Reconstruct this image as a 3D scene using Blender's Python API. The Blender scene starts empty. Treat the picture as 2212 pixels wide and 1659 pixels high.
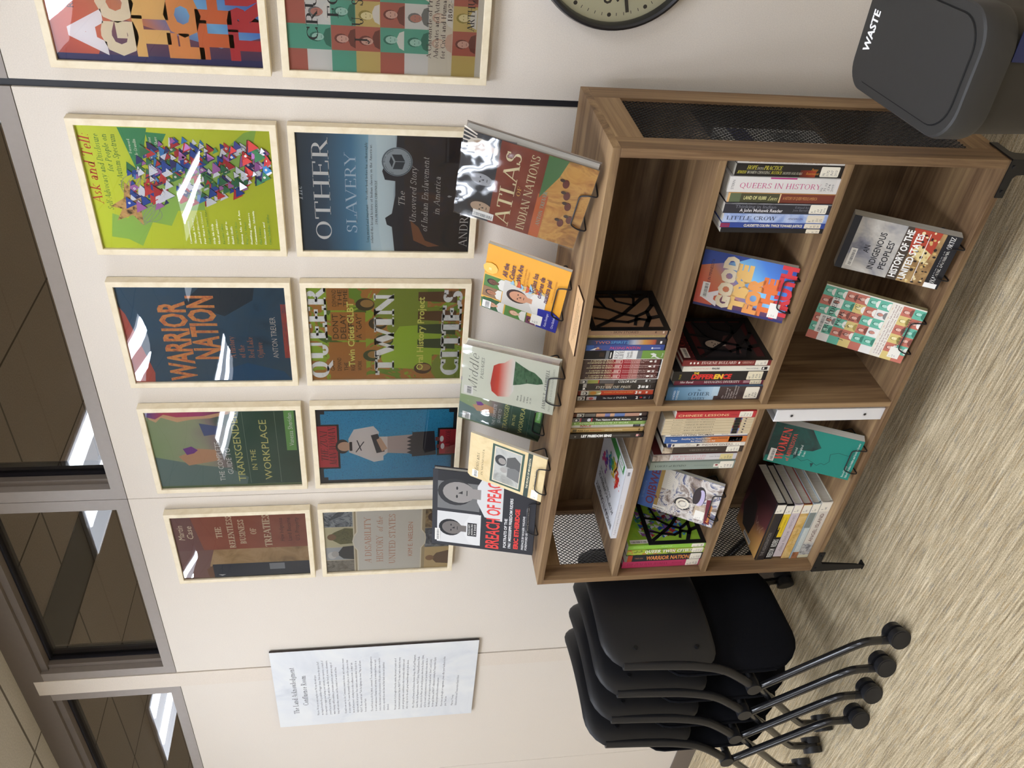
import bpy, math, random
from mathutils import Matrix, Vector
random.seed(7)
SC = bpy.context.scene
COL = SC.collection
PI = math.pi

# ------------------------------------------------------------------ camera, world, exposure
cam_d = bpy.data.cameras.new('camera')
cam_d.sensor_fit = 'HORIZONTAL'; cam_d.sensor_width = 36.0
cam_d.lens = 1825.95 / 2212 * 36.0
cam_d.clip_start = 0.02
cam = bpy.data.objects.new('camera', cam_d); COL.objects.link(cam)
CR, CU, CF = (0.7738, 0.6332, -0.0139), (-0.0900, 0.1317, 0.9872), (-0.6270, 0.7627, -0.1589)
# the photograph is turned a quarter: its right is the room's down, its top is the room's right
cam.matrix_world = Matrix(((-CU[0], CR[0], -CF[0], 0.6214), (-CU[1], CR[1], -CF[1], -1.7833),
                           (-CU[2], CR[2], -CF[2], 1.4220), (0, 0, 0, 1)))
SC.camera = cam
W = bpy.data.worlds.new('world'); SC.world = W; W.use_nodes = True
W.node_tree.nodes['Background'].inputs[0].default_value = (.8, .8, .8, 1)
W.node_tree.nodes['Background'].inputs[1].default_value = 0.0
SC.view_settings.view_transform = 'Standard'; SC.view_settings.look = 'None'
SC.view_settings.gamma = 1.0; SC.view_settings.use_curve_mapping = False
SC.view_settings.exposure = 0.0
TUBE, LENS, HALL = 25.5, 3.8, 17.0        # light given off by the troffers' tubes and lenses, and by the added, unseen lamp next door
SC.cycles.max_bounces = 8; SC.cycles.transparent_max_bounces = 24
SC.cycles.sample_clamp_indirect = 8.0
SC.cycles.use_denoising = True

# ------------------------------------------------------------------ materials
def lin(h):
    h = h.lstrip('#')
    r = []
    for i in (0, 2, 4):
        c = int(h[i:i+2], 16) / 255
        r.append(c / 12.92 if c <= .04045 else ((c + .055) / 1.055) ** 2.4)
    return (*r, 1)
_M = {}
class NT:
    def __init__(s, name):
        s.m = bpy.data.materials.new(name); s.m.use_nodes = True
        s.t = s.m.node_tree; s.b = s.t.nodes['Principled BSDF']; s.o = s.t.nodes['Material Output']
    def n(s, kind, ins=None, **kw):
        x = s.t.nodes.new('ShaderNode' + kind)
        for k, v in kw.items(): setattr(x, k, v)
        for k, v in (ins or {}).items():
            if isinstance(v, bpy.types.NodeSocket): s.t.links.new(v, x.inputs[k])
            else: x.inputs[k].default_value = v
        return x
    def l(s, a, b): s.t.links.new(a, b)
    def obj(s, scale=(1, 1, 1)):
        tc = s.n('TexCoord')
        return s.n('Mapping', {'Vector': tc.outputs['Object'], 'Scale': scale}).outputs[0]
    def noise(s, vec, scale, detail=3, rough=.55, dist=0):
        return s.n('TexNoise', {'Vector': vec, 'Scale': scale, 'Detail': detail, 'Roughness': rough, 'Distortion': dist}).outputs[0]
    def ramp(s, fac, stops, interp='LINEAR'):
        r = s.n('ValToRGB', {'Fac': fac}); e = r.color_ramp.elements; r.color_ramp.interpolation = interp
        while len(e) < len(stops): e.new(.5)
        for i, (p, c) in enumerate(stops): e[i].position = p; e[i].color = lin(c) if isinstance(c, str) else c
        return r.outputs[0]
    def math(s, op, a, b=0):
        return s.n('Math', {0: a, 1: b}, operation=op).outputs[0]
    def bump(s, h, strength, dist=.002):
        s.l(s.n('Bump', {'Height': h, 'Strength': strength, 'Distance': dist}).outputs[0], s.b.inputs['Normal'])
def C(h, rough=.5, spec=.35, metal=0.0, name=None, coat=0.0, vary=0.0):
    k = (h, rough, spec, metal, name, coat, vary)
    if k in _M: return _M[k]
    t = NT(name or 'ink_' + h.strip('#')); b = t.b
    b.inputs['Base Color'].default_value = lin(h); b.inputs['Roughness'].default_value = rough
    b.inputs['Specular IOR Level'].default_value = spec; b.inputs['Metallic'].default_value = metal
    b.inputs['Coat Weight'].default_value = coat; b.inputs['Coat Roughness'].default_value = .08
    if vary:
        c = lin(h); lo = tuple(x * (1 - vary) for x in c[:3]) + (1,); hi = tuple(min(1, x * (1 + vary)) for x in c[:3]) + (1,)
        t.l(t.ramp(t.noise(t.obj(), 60, 4), [(.3, lo), (.7, hi)]), b.inputs['Base Color'])
    _M[k] = t.m
    return t.m
def blotch(name, cols, scale=30, rough=.5, stretch=(1, 1, 1), detail=4, dist=.6, hard=False, coat=0):
    k = ('blotch', name)
    if k in _M: return _M[k]
    t = NT(name)
    f = t.noise(t.obj(stretch), scale, detail, .6, dist)
    n = len(cols)
    t.l(t.ramp(f, [(.28 + .44 * i / max(1, n - 1), c) for i, c in enumerate(cols)], 'CONSTANT' if hard else 'LINEAR'), t.b.inputs['Base Color'])
    t.b.inputs['Roughness'].default_value = rough; t.b.inputs['Specular IOR Level'].default_value = .35
    t.b.inputs['Coat Weight'].default_value = coat
    _M[k] = t.m
    return t.m
def fade(name, p0, p1, stops, warp=.0, wscale=12, rough=.45, coat=0):
    """colour running from local point p0 to p1, for printed colour fades"""
    k = ('fade', name)
    if k in _M: return _M[k]
    t = NT(name)
    d = Vector(p1) - Vector(p0); L2 = d.dot(d)
    v = t.n('VectorMath', {0: t.obj(), 1: tuple(p0)}, operation='SUBTRACT').outputs[0]
    f = t.n('VectorMath', {0: v, 1: tuple(d / L2)}, operation='DOT_PRODUCT').outputs['Value']
    if warp:
        f = t.math('ADD', f, t.math('MULTIPLY', t.math('SUBTRACT', t.noise(t.obj(), wscale, 2), .5), warp))
    t.l(t.ramp(f, stops), t.b.inputs['Base Color'])
    t.b.inputs['Roughness'].default_value = rough; t.b.inputs['Specular IOR Level'].default_value = .35
    t.b.inputs['Coat Weight'].default_value = coat
    _M[k] = t.m
    return t.m
def emit(name, col, e):
    t = NT(name); c = lin(col) if isinstance(col, str) else (*col, 1); t.b.inputs['Base Color'].default_value = (.8, .8, .8, 1)
    t.b.inputs['Emission Color'].default_value = c; t.b.inputs['Emission Strength'].default_value = e
    return t.m
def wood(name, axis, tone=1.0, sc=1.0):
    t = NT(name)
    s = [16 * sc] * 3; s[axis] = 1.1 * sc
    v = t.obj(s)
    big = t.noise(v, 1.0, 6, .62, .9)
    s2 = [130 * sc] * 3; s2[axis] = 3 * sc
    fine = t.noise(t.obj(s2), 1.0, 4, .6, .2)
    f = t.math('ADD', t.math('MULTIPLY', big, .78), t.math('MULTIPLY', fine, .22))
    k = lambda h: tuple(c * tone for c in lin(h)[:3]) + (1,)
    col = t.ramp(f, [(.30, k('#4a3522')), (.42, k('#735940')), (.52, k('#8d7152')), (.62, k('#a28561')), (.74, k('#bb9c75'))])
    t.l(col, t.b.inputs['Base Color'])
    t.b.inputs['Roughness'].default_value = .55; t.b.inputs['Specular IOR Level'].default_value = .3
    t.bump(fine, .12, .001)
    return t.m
def glass(name, tint, strength, wav=0.0, wscale=6.0, rough=.0):
    t = NT(name)
    tr = t.n('BsdfTransparent', {'Color': lin(tint)})
    gl = t.n('BsdfGlossy', {'Color': (1, 1, 1, 1), 'Roughness': rough})
    fr = t.n('Fresnel', {'IOR': 1.5})
    if wav:
        bp = t.n('Bump', {'Height': t.noise(t.obj(), wscale, 1.5, .4), 'Strength': 1.0, 'Distance': wav})
        t.l(bp.outputs[0], gl.inputs['Normal'])
    mx = t.n('MixShader', {0: t.math('MULTIPLY', fr.outputs[0], strength)})
    t.l(tr.outputs[0], mx.inputs[1]); t.l(gl.outputs[0], mx.inputs[2]); t.l(mx.outputs[0], t.o.inputs[0])
    t.t.nodes.remove(t.b)
    return t.m

# ------------------------------------------------------------------ mesh building
class MB:
    def __init__(s): s.v = []; s.f = []; s.fm = []; s.fs = []; s.ms = []
    def mi(s, m):
        if m not in s.ms: s.ms.append(m)
        return s.ms.index(m)
    def add(s, pts, faces, m, smooth=False):
        o = len(s.v); s.v += [tuple(p) for p in pts]; i = s.mi(m)
        for f in faces: s.f.append([o + k for k in f]); s.fm.append(i); s.fs.append(smooth)
        return s
    def box(s, x0, x1, y0, y1, z0, z1, m, M=None):
        p = [Vector((x, y, z)) for z in (z0, z1) for y in (y0, y1) for x in (x0, x1)]
        if M is not None: p = [M @ q for q in p]
        ms = m if isinstance(m, dict) else None
        F = dict(bottom=(0, 2, 3, 1), top=(4, 5, 7, 6), front=(0, 1, 5, 4), back=(2, 6, 7, 3), left=(0, 4, 6, 2), right=(1, 3, 7, 5))
        for k, f in F.items():
            s.add([p[i] for i in f], [(0, 1, 2, 3)], (ms.get(k, ms['all']) if ms else m))
        return s
    def tube(s, pts, r, m, n=10, closed=False, bend=0, caps=True):
        P = [Vector(p) for p in pts]
        if bend and not closed: P = fillet(P, bend)
        R = r if isinstance(r, (list, tuple)) else [r] * len(P)
        N = len(P); up = None; V = []
        for i in range(N):
            a = P[(i - 1) % N] if (closed or i > 0) else P[i]; b = P[(i + 1) % N] if (closed or i < N - 1) else P[i]
            t = (b - a).normalized()
            if up is None:
                up = t.orthogonal().normalized()
            else:
                up = (up - t * up.dot(t));  up = up.normalized() if up.length > 1e-6 else t.orthogonal().normalized()
            w = t.cross(up)
            rr = R[min(i, len(R) - 1)]
            for k in range(n):
                q = 2 * PI * k / n
                V.append(P[i] + up * (rr * math.cos(q)) + w * (rr * math.sin(q)))
        F = []
        for i in range(N if closed else N - 1):
            j = (i + 1) % N
            for k in range(n): F.append((i * n + k, i * n + (k + 1) % n, j * n + (k + 1) % n, j * n + k))
        s.add(V, F, m, True)
        if caps and not closed:
            s.add(V[:n], [tuple(range(n))[::-1]], m); s.add(V[-n:], [tuple(range(n))], m)
        return s
    def cyl(s, p0, p1, r0, m, r1=None, n=24):
        p0, p1 = Vector(p0), Vector(p1); r1 = r0 if r1 is None else r1
        t = (p1 - p0).normalized(); u = t.orthogonal().normalized(); w = t.cross(u)
        A = [p0 + (u * math.cos(2*PI*k/n) + w * math.sin(2*PI*k/n)) * r0 for k in range(n)]
        B = [p1 + (u * math.cos(2*PI*k/n) + w * math.sin(2*PI*k/n)) * r1 for k in range(n)]
        s.add(A + B, [(k, (k+1) % n, n + (k+1) % n, n + k) for k in range(n)], m, True)
        s.add(A, [tuple(range(n))[::-1]], m); s.add(B, [tuple(range(n))], m)
        return s
    def loft(s, rings, m, closed=True, caps=True, smooth=True):
        n = len(rings[0]); V = [p for r in rings for p in r]; F = []
        for i in range(len(rings) - 1):
            for k in range(n if closed else n - 1):
                F.append((i*n+k, i*n+(k+1) % n, (i+1)*n+(k+1) % n, (i+1)*n+k))
        s.add(V, F, m, smooth)
        if caps: s.add(rings[0], [tuple(range(n))[::-1]], m); s.add(rings[-1], [tuple(range(n))], m)
        return s
    def prism(s, poly, lo, hi, m, axis='z', M=None):
        def P(a, b, c): return Vector((a, b, c)) if axis == 'z' else (Vector((a, c, b)) if axis == 'y' else Vector((c, a, b)))
        A = [P(x, y, lo) for x, y in poly]; B = [P(x, y, hi) for x, y in poly]
        if M is not None: A = [M @ p for p in A]; B = [M @ p for p in B]
        n = len(poly)
        s.add(A, [tuple(range(n))[::-1]], m); s.add(B, [tuple(range(n))], m)
        for k in range(n): s.add([A[k], A[(k+1) % n], B[(k+1) % n], B[k]], [(0, 1, 2, 3)], m)
        return s
    def build(s, name, parent=None, loc=None, rot=None, bevel=0, fix=True, M=None, angle=40):
        me = bpy.data.meshes.new(name); me.from_pydata(s.v, [], s.f)
        for m in s.ms: me.materials.append(m)
        me.polygons.foreach_set('material_index', s.fm); me.polygons.foreach_set('use_smooth', s.fs)
        me.update()
        if any(s.fs): me.set_sharp_from_angle(angle=math.radians(angle))
        o = bpy.data.objects.new(name, me); COL.objects.link(o)
        if parent is not None: o.parent = parent
        if loc is not None: o.location = loc
        if rot is not None: o.rotation_euler = rot
        if M is not None: o.matrix_local = M
        if bevel:
            md = o.modifiers.new('soft_edges', 'BEVEL'); md.width = bevel; md.segments = 2; md.limit_method = 'ANGLE'
            wd = o.modifiers.new('weld', 'WELD'); wd.merge_threshold = 1e-6
            o.modifiers.move(1, 0)
        return o
def fillet(P, r, k=6):
    out = [P[0]]
    for i in range(1, len(P) - 1):
        a, b, c = P[i-1], P[i], P[i+1]
        d0, d1 = a - b, c - b; q = min(r, d0.length * .48, d1.length * .48)
        A, B = b + d0.normalized() * q, b + d1.normalized() * q
        for j in range(k + 1):
            t = j / k; out.append(A * (1-t)**2 + b * (2*t*(1-t)) + B * t*t)
    out.append(P[-1]); return out
def rrect(w, h, r, n=6, cx=0, cy=0):
    """rounded rectangle, counter-clockwise; r is one radius or four (bl, br, tr, tl)"""
    R = r if isinstance(r, (list, tuple)) else [r] * 4; out = []
    for (sx, sy, a0, q) in ((-1, -1, PI, R[0]), (1, -1, 1.5*PI, R[1]), (1, 1, 0, R[2]), (-1, 1, .5*PI, R[3])):
        for i in range(n + 1):
            a = a0 + .5 * PI * i / n
            out.append((cx + sx * (w/2 - q) + q * math.cos(a), cy + sy * (h/2 - q) + q * math.sin(a)))
    return out
def tag(o, label=None, cat=None, group=None, kind=None):
    if label: o['label'] = label
    if cat: o['category'] = cat
    if group: o['group'] = group
    if kind: o['kind'] = kind
    return o
def empty(name, label, cat, loc=(0, 0, 0), rotz=0.0, group=None, M=None):
    o = bpy.data.objects.new(name, None); COL.objects.link(o); o.empty_display_size = .05
    if M is not None: o.matrix_world = M
    else: o.location = loc; o.rotation_euler = (0, 0, rotz)
    return tag(o, label, cat, group)
def struct(mb, name, bevel=0, parent=None):
    o = mb.build(name, parent, bevel=bevel)
    if parent is None: o['kind'] = 'structure'
    return o
def dup(root, loc, rotz=None, label=None, group=None):
    r = root.copy(); COL.objects.link(r); r.location = loc
    if rotz is not None: r.rotation_euler = (0, 0, rotz)
    if label: r['label'] = label
    if group: r['group'] = group
    for ch in list(root.children):
        c = ch.copy(); COL.objects.link(c); c.parent = r
        for g in list(ch.children):
            d = g.copy(); COL.objects.link(d); d.parent = c
    return r

# ------------------------------------------------------------------ lettering
_G = {}
def sans(s, off=0.0, res=2, sp=1.0):
    k = (s, off, res, sp)
    if k in _G: return _G[k]
    c = bpy.data.curves.new('lettering', 'FONT'); c.body = s; c.offset = off; c.resolution_u = res; c.space_character = sp
    o = bpy.data.objects.new('lettering', c)
    me = bpy.data.meshes.new_from_object(o)
    vs = [(v.co.x, v.co.y) for v in me.vertices]; fs = [tuple(p.vertices) for p in me.polygons]
    bpy.data.objects.remove(o); bpy.data.curves.remove(c); bpy.data.meshes.remove(me)
    if not vs: vs = [(0, 0)]
    q = 1 / .682; x0 = min(v[0] for v in vs)
    vs = [((x - x0) * q, y * q) for x, y in vs]
    _G[k] = (vs, fs, max(v[0] for v in vs)); return _G[k]
SER = dict(A=(.78, 'd.06,0,.38,1,t d.38,1,.72,0,T h.18,.56,.33'), B=(.66, 'v.16,0,1 a.34,.75,.23,.25,-90,90 a.34,.26,.28,.26,-90,90 h.16,.36,0 h.16,.36,.51 h.16,.36,1'),
 C=(.74, 'a.42,.5,.36,.5,48,312 k.66,.72,.98 k.66,.02,.24'), D=(.78, 'v.16,0,1 a.34,.5,.38,.5,-90,90 h.16,.36,0 h.16,.36,1'),
 E=(.64, 'v.16,0,1 h.16,.56,1 h.16,.46,.52 h.16,.6,0 k.56,.8,1 k.6,0,.22 k.46,.42,.62'), F=(.6, 'v.16,0,1 h.16,.56,1 h.16,.46,.5 k.56,.78,1 k.46,.4,.6'),
 G=(.8, 'a.42,.5,.36,.5,48,330 k.66,.74,.98 h.5,.78,.42 v.68,.06,.42'), H=(.82, 'v.16,0,1 v.66,0,1 h.16,.66,.52'), I=(.34, 'v.17,0,1'),
 J=(.44, 'v.26,.15,1 a.13,.15,.13,.17,190,360'), K=(.76, 'v.16,0,1 d.2,.4,.62,1,t d.32,.54,.68,0,T'), L=(.62, 'v.16,0,1 h.16,.58,0 k.58,0,.24'),
 M=(.96, 'd.12,0,.14,1,t d.14,1,.47,.04,T d.47,.04,.8,1,t v.82,0,1'), N=(.84, 'd.14,0,.14,1,t d.14,1,.7,0,T d.7,0,.7,1,t'), O=(.82, 'a.41,.5,.36,.5,0,360'),
 P=(.64, 'v.16,0,1 a.34,.74,.24,.26,-90,90 h.16,.36,1 h.16,.36,.48'), Q=(.82, 'a.41,.5,.36,.5,0,360 d.42,.12,.72,-.2,T'),
 R=(.74, 'v.16,0,1 a.34,.74,.24,.26,-90,90 h.16,.36,1 h.16,.36,.48 d.36,.48,.66,0,T'), S=(.58, 'a.29,.75,.21,.25,35,270 a.29,.25,.23,.25,-145,90 k.47,.74,.96 k.08,.04,.26'),
 T=(.7, 'v.35,0,1 h.04,.66,1 k.04,.78,1 k.66,.78,1'), U=(.8, 'v.16,.3,1 d.64,.3,.64,1,t a.4,.3,.24,.3,180,360'), V=(.76, 'd.06,1,.38,0,T d.38,0,.7,1,t'),
 W=(1.06, 'd.05,1,.3,0,T d.3,0,.53,1,t d.53,1,.77,0,T d.77,0,1.01,1,t'), X=(.74, 'd.08,1,.66,0,T d.66,1,.08,0,t'), Y=(.72, 'd.06,1,.36,.48,T d.36,.48,.66,1,t v.36,0,.48'),
 Z=(.66, 'h.08,.6,1 h.06,.62,0 d.6,1,.06,0,T k.08,.8,1 k.62,0,.2'),
 a=(.54, 'v.4,0,.46 a.24,.44,.16,.2,0,165 a.24,.2,.17,.19,0,360'), b=(.6, 'v.14,0,1 a.32,.32,.22,.32,0,360'), c=(.5, 'a.3,.32,.22,.32,50,310'),
 d=(.62, 'v.46,0,1 a.28,.32,.22,.32,0,360'), e=(.52, 'a.27,.32,.21,.32,0,315 h.08,.46,.35'), f=(.38, 'v.17,0,.8 a.31,.8,.14,.2,30,180 h.04,.34,.64'),
 g=(.56, 'a.26,.36,.2,.27,0,360 a.28,-.1,.22,.16,0,360'), h=(.64, 'v.14,0,1 a.31,.42,.17,.22,0,180 v.48,0,.42'), i=(.3, 'v.15,0,.64 a.15,.88,.04,.05,0,360'),
 j=(.3, 'v.17,-.15,.64 a.05,-.15,.12,.14,190,360 a.17,.88,.04,.05,0,360'), k=(.58, 'v.14,0,1 d.16,.26,.48,.64,t d.24,.33,.52,0,T'), l=(.3, 'v.15,0,1'),
 m=(.94, 'v.14,0,.64 a.305,.44,.165,.2,0,180 v.47,0,.44 a.635,.44,.165,.2,0,180 v.8,0,.44'), n=(.64, 'v.14,0,.64 a.31,.44,.17,.2,0,180 v.48,0,.44'),
 o=(.56, 'a.28,.32,.22,.32,0,360'), p=(.6, 'v.14,-.3,.64 a.32,.32,.22,.32,0,360'), q=(.62, 'v.46,-.3,.64 a.28,.32,.22,.32,0,360'),
 r=(.42, 'v.14,0,.64 a.3,.46,.16,.18,50,180'), s=(.44, 'a.22,.48,.15,.16,30,270 a.22,.16,.16,.16,-150,90'), t=(.36, 'v.17,.1,.86 h.04,.34,.64 a.29,.12,.12,.12,180,320'),
 u=(.64, 'v.14,.22,.64 v.48,0,.64 a.31,.22,.17,.22,180,360'), v=(.56, 'd.05,.64,.28,0,T d.28,0,.51,.64,t'), w=(.8, 'd.05,.64,.24,0,T d.24,0,.4,.64,t d.4,.64,.59,0,T d.59,0,.76,.64,t'),
 x=(.54, 'd.06,.64,.48,0,T d.48,.64,.06,0,t'), y=(.56, 'd.05,.64,.28,0,T d.14,-.3,.51,.64,t'), z=(.5, 'h.08,.44,.64 h.06,.46,0 d.44,.64,.06,0,T'))
SER.update({' ': (.3, ''), '.': (.24, 'a.12,.05,.04,.05,0,360'), ',': (.24, 'a.12,.05,.04,.05,0,360 d.14,.05,.08,-.14,t'), ':': (.26, 'a.13,.05,.04,.05,0,360 a.13,.55,.04,.05,0,360'),
 "'": (.22, 'd.11,1,.1,.72,t'), '-': (.4, 'h.06,.34,.34'), '1': (.4, 'v.2,0,1'), '8': (.6, 'a.3,.75,.2,.25,0,360 a.3,.26,.24,.26,0,360'), '0': (.62, 'a.31,.5,.24,.5,0,360'),
 '2': (.6, 'a.28,.74,.22,.26,-30,180 d.46,.6,.06,0,t h.06,.54,0'), '9': (.6, 'a.28,.68,.22,.32,0,360 a.2,.68,.3,.68,-80,0'), '6': (.6, 'a.3,.3,.22,.3,0,360 a.4,.3,.32,.7,90,180')})
def serif(s, T=.15, th=.05, sf=.1, sp=.04):
    t = th
    k = ('S', s, T, t, sf, sp)
    if k in _G: return _G[k]
    V, F, X = [], [], 0.0
    def quad(*p):
        o = len(V); V.extend(p); F.append(tuple(range(o, o + len(p))))
    def foot(x, y, w):
        if sf > 0: quad((x - w/2 - sf, y - (t*.5 if y > .5 else 0)), (x + w/2 + sf, y - (t*.5 if y > .5 else 0)), (x + w/2 + sf, y + (t*.5 if y < .5 else 0) + t*.3), (x - w/2 - sf, y + (t*.5 if y < .5 else 0) + t*.3))
    for ch in s:
        w, d = SER.get(ch, SER[' '])
        for st in d.split():
            z = st[0]; a = st[1:].split(',')
            if z == 'v':
                x, y0, y1 = map(float, a); x += X
                quad((x - T/2, y0), (x + T/2, y0), (x + T/2, y1), (x - T/2, y1))
                if y0 in (0, -.3): foot(x, y0, T)
                if y1 in (1, .64) : foot(x, y1, T)
            elif z == 'k':
                x, y0, y1 = map(float, a); x += X; quad((x - t*.7, y0), (x + t*.7, y0), (x + t*.7, y1), (x - t*.7, y1))
            elif z == 'h':
                x0, x1, y = map(float, a); y -= t/2 if y == 1 or y == .64 else (0 if y else -t/2)
                quad((X + x0, y - t/2), (X + x1, y - t/2), (X + x1, y + t/2), (X + x0, y + t/2))
            elif z == 'd':
                x0, y0, x1, y1 = map(float, a[:4]); q = (T if a[4] == 'T' else t) / 2 * 1.05
                quad((X + x0 - q, y0), (X + x0 + q, y0), (X + x1 + q, y1), (X + x1 - q, y1))
                for x, y in ((x0, y0), (x1, y1)):
                    if (y in (0, 1, .64)) and not (ch in 'AVWMNvwy' and ((ch in 'VWvwy' and y == 0) or (ch == 'A' and y == 1) or (ch == 'N' and (x, y) == (.7, 0)))): foot(X + x, y, t)
            elif z == 'a':
                cx, cy, rx, ry, a0, a1 = map(float, a); n = max(4, int(abs(a1 - a0) / 15)); P = []
                for i in range(n + 1):
                    q = math.radians(a0 + (a1 - a0) * i / n); c_, s_ = math.cos(q), math.sin(q)
                    th = t + (T - t) * abs(c_) ** 1.5; th = min(th, rx * .95, ry * .95)
                    P.append(((X + cx + rx * c_, cy + ry * s_), (X + cx + (rx - th) * c_, cy + (ry - min(th, t + (T-t)*.25)) * s_)))
                for i in range(n): quad(P[i][0], P[i+1][0], P[i+1][1], P[i][1])
        X += w + sp
    _G[k] = (V or [(0, 0)], F, max(.01, X - sp)); return _G[k]

class Art:
    """flat printing on a surface: u runs right, v runs down, both 0..1; layers are stacked a few hundredths of a millimetre apart"""
    def __init__(s, mb, o, X, Y, w, h, off=4e-5):
        s.mb, s.w, s.h, s.off, s.k = mb, w, h, off, 1
        s.o, s.X, s.Y = Vector(o), Vector(X).normalized(), Vector(Y).normalized()     # o = top left corner, Y = down
        s.N = s.Y.cross(s.X).normalized()
    def P(s, u, v): return s.o + s.X * (u * s.w) + s.Y * (v * s.h) + s.N * (s.k * s.off)
    def poly(s, pts, c, up=True):
        A = sum(pts[i][0]*pts[(i+1) % len(pts)][1] - pts[(i+1) % len(pts)][0]*pts[i][1] for i in range(len(pts)))
        if A > 0: pts = pts[::-1]
        s.mb.add([s.P(*p) for p in pts], [tuple(range(len(pts)))], c)
        if up: s.k += 1
        return s
    def rect(s, u0, v0, u1, v1, c, up=True): return s.poly([(u0, v0), (u1, v0), (u1, v1), (u0, v1)], c, up)
    def ell(s, u, v, ru, rv, c, up=True, n=20, a=0.0):
        r = s.w / s.h
        return s.poly([(u + ru*math.cos(2*PI*i/n)*math.cos(a) - rv*math.sin(2*PI*i/n)*math.sin(a)/r, v + ru*math.cos(2*PI*i/n)*math.sin(a)*r + rv*math.sin(2*PI*i/n)*math.cos(a)) for i in range(n)], c, up)
    def circ(s, u, v, r, c, up=True, n=28): return s.ell(u, v, r / s.w, r / s.h, c, up, n)
    def line(s, pts, t, c, up=True):
        for (a, b) in zip(pts, pts[1:]):
            A, B = Vector((a[0]*s.w, a[1]*s.h)), Vector((b[0]*s.w, b[1]*s.h)); d = (B - A)
            if d.length < 1e-7: continue
            n = Vector((-d.y, d.x)).normalized() * (t/2)
            s.poly([((q.x)/s.w, (q.y)/s.h) for q in (A+n, B+n, B-n, A-n)], c, False)
        if up: s.k += 1
        return s
    def text(s, t, u, v, h, c, w=None, al='l', font='sans', bold=0.0, slant=0.0, rot=0, sp=1.0, res=2, up=True, **kw):
        """h = cap height, v = baseline, w = total width (all in u or v units of this sheet); rot in degrees, clockwise"""
        V, F, L = serif(t, **kw) if font == 'serif' else sans(t, bold, res, sp)
        hm = h * (s.h if rot % 180 == 0 else s.w)
        sx = hm if w is None else w * (s.w if rot % 180 == 0 else s.h) / L
        dx = {'l': 0, 'c': -.5, 'r': -1}[al] * L * sx
        q = math.radians(rot); cq, sq = math.cos(q), math.sin(q); pts = []
        for x, y in V:
            X, Y = x*sx + dx + y*hm*slant, -y*hm
            X, Y = X*cq - Y*sq, X*sq + Y*cq
            pts.append(s.P(u + X/s.w, v + Y/s.h))
        s.mb.add(pts, [f[::-1] for f in F] if font == 'serif' else F, c)
        if up: s.k += 1
        return s
    def lines(s, rows, u, v, dv, h, c, **kw):
        for i, r in enumerate(rows): s.text(r, u, v + dv*i, h, c, up=False, **kw)
        s.k += 1
        return s
    def head(s, u, v, r, skin, hair, cloth, hat=False, tilt=0.0):
        """a bust: shoulders, neck, head, hair"""
        ru, rv = r, r * s.w / s.h
        s.poly([(u-1.9*ru, v+3.1*rv), (u-1.7*ru, v+1.9*rv), (u-.6*ru, v+1.35*rv), (u+.6*ru, v+1.35*rv), (u+1.7*ru, v+1.9*rv), (u+1.9*ru, v+3.1*rv)], cloth)
        s.rect(u-.38*ru, v+.6*rv, u+.38*ru, v+1.6*rv, skin)
        s.ell(u, v-.12*rv, 1.02*ru, 1.2*rv, hair)
        s.ell(u+.06*ru*tilt, v+.1*rv, .8*ru, 1.08*rv, skin)
        for d in (-.32, .32): s.ell(u+d*ru, v-.02*rv, .13*ru, .07*rv, hair, False, 8)
        s.rect(u-.2*ru, v+.62*rv, u+.2*ru, v+.68*rv, hair, False); s.k += 1
        s.poly([(u-.06*ru, v+.05*rv), (u+.14*ru, v+.36*rv), (u-.1*ru, v+.36*rv)], hair)
        if hat: s.ell(u, v-.75*rv, 1.3*ru, .22*rv, cloth); s.ell(u, v-1.0*rv, .8*ru, .5*rv, cloth)
        return s
    def fade(s, name, a, b, stops, warp=0, wscale=12):
        return fade(name + '_%d%d' % (round(s.w*1e4), round(s.h*1e4)), s.P(*a), s.P(*b), stops, warp, wscale)
    def barcode(s, u0, v0, u1, v1, vert=False):
        s.rect(u0, v0, u1, v1, C('#e9e6df'))
        K = C('#33333a'); rnd = random.Random(int(u0*999 + v0*77))
        n = 22
        for i in range(n):
            a, b = i / n, (i + .25 + .45 * rnd.random()) / n
            if vert: s.rect(u0 + (u1-u0)*.18, v0 + (v1-v0)*(.06+.88*a), u0 + (u1-u0)*.62, v0 + (v1-v0)*(.06+.88*b), K, False)
            else: s.rect(u0 + (u1-u0)*(.06+.88*a), v0 + (v1-v0)*.35, u0 + (u1-u0)*(.06+.88*b), v0 + (v1-v0)*.82, K, False)
        s.k += 1
        return s

# ------------------------------------------------------------------ the room
ZC = 2.65
XL, XR, YF = -5.2, 2.5, -7.3
def wall_mat(name, h, sp=.06, scale=420):
    t = NT(name); v = t.obj(); c = lin(h)[:3]
    f = t.noise(v, scale, 3, .6)
    lo = tuple(x*(1-sp) for x in c)+(1,); hi = tuple(min(1, x*(1+sp)) for x in c)+(1,)
    t.l(t.ramp(f, [(.3, lo), (.7, hi)]), t.b.inputs['Base Color'])
    t.b.inputs['Roughness'].default_value = .75; t.b.inputs['Specular IOR Level'].default_value = .25
    t.bump(f, .25, .0008)
    return t.m
M_WALL = wall_mat('wall_vinyl', '#d9d0c4')
M_STRIP = wall_mat('cover_strip_vinyl', '#d8cdbf')
M_TAUPE = C('#8d837b', .45, .4, name='taupe_aluminium', vary=.03)
M_TAUPED = C('#6f655c', .5, .3, name='dark_taupe_aluminium', vary=.03)
M_GASK = C('#17151a', .6, .2, name='black_gasket')
M_JOINT = C('#26262a', .5, .3, name='black_joint')
M_PLAIN = wall_mat('painted_wall', '#cfc6b8')

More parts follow.
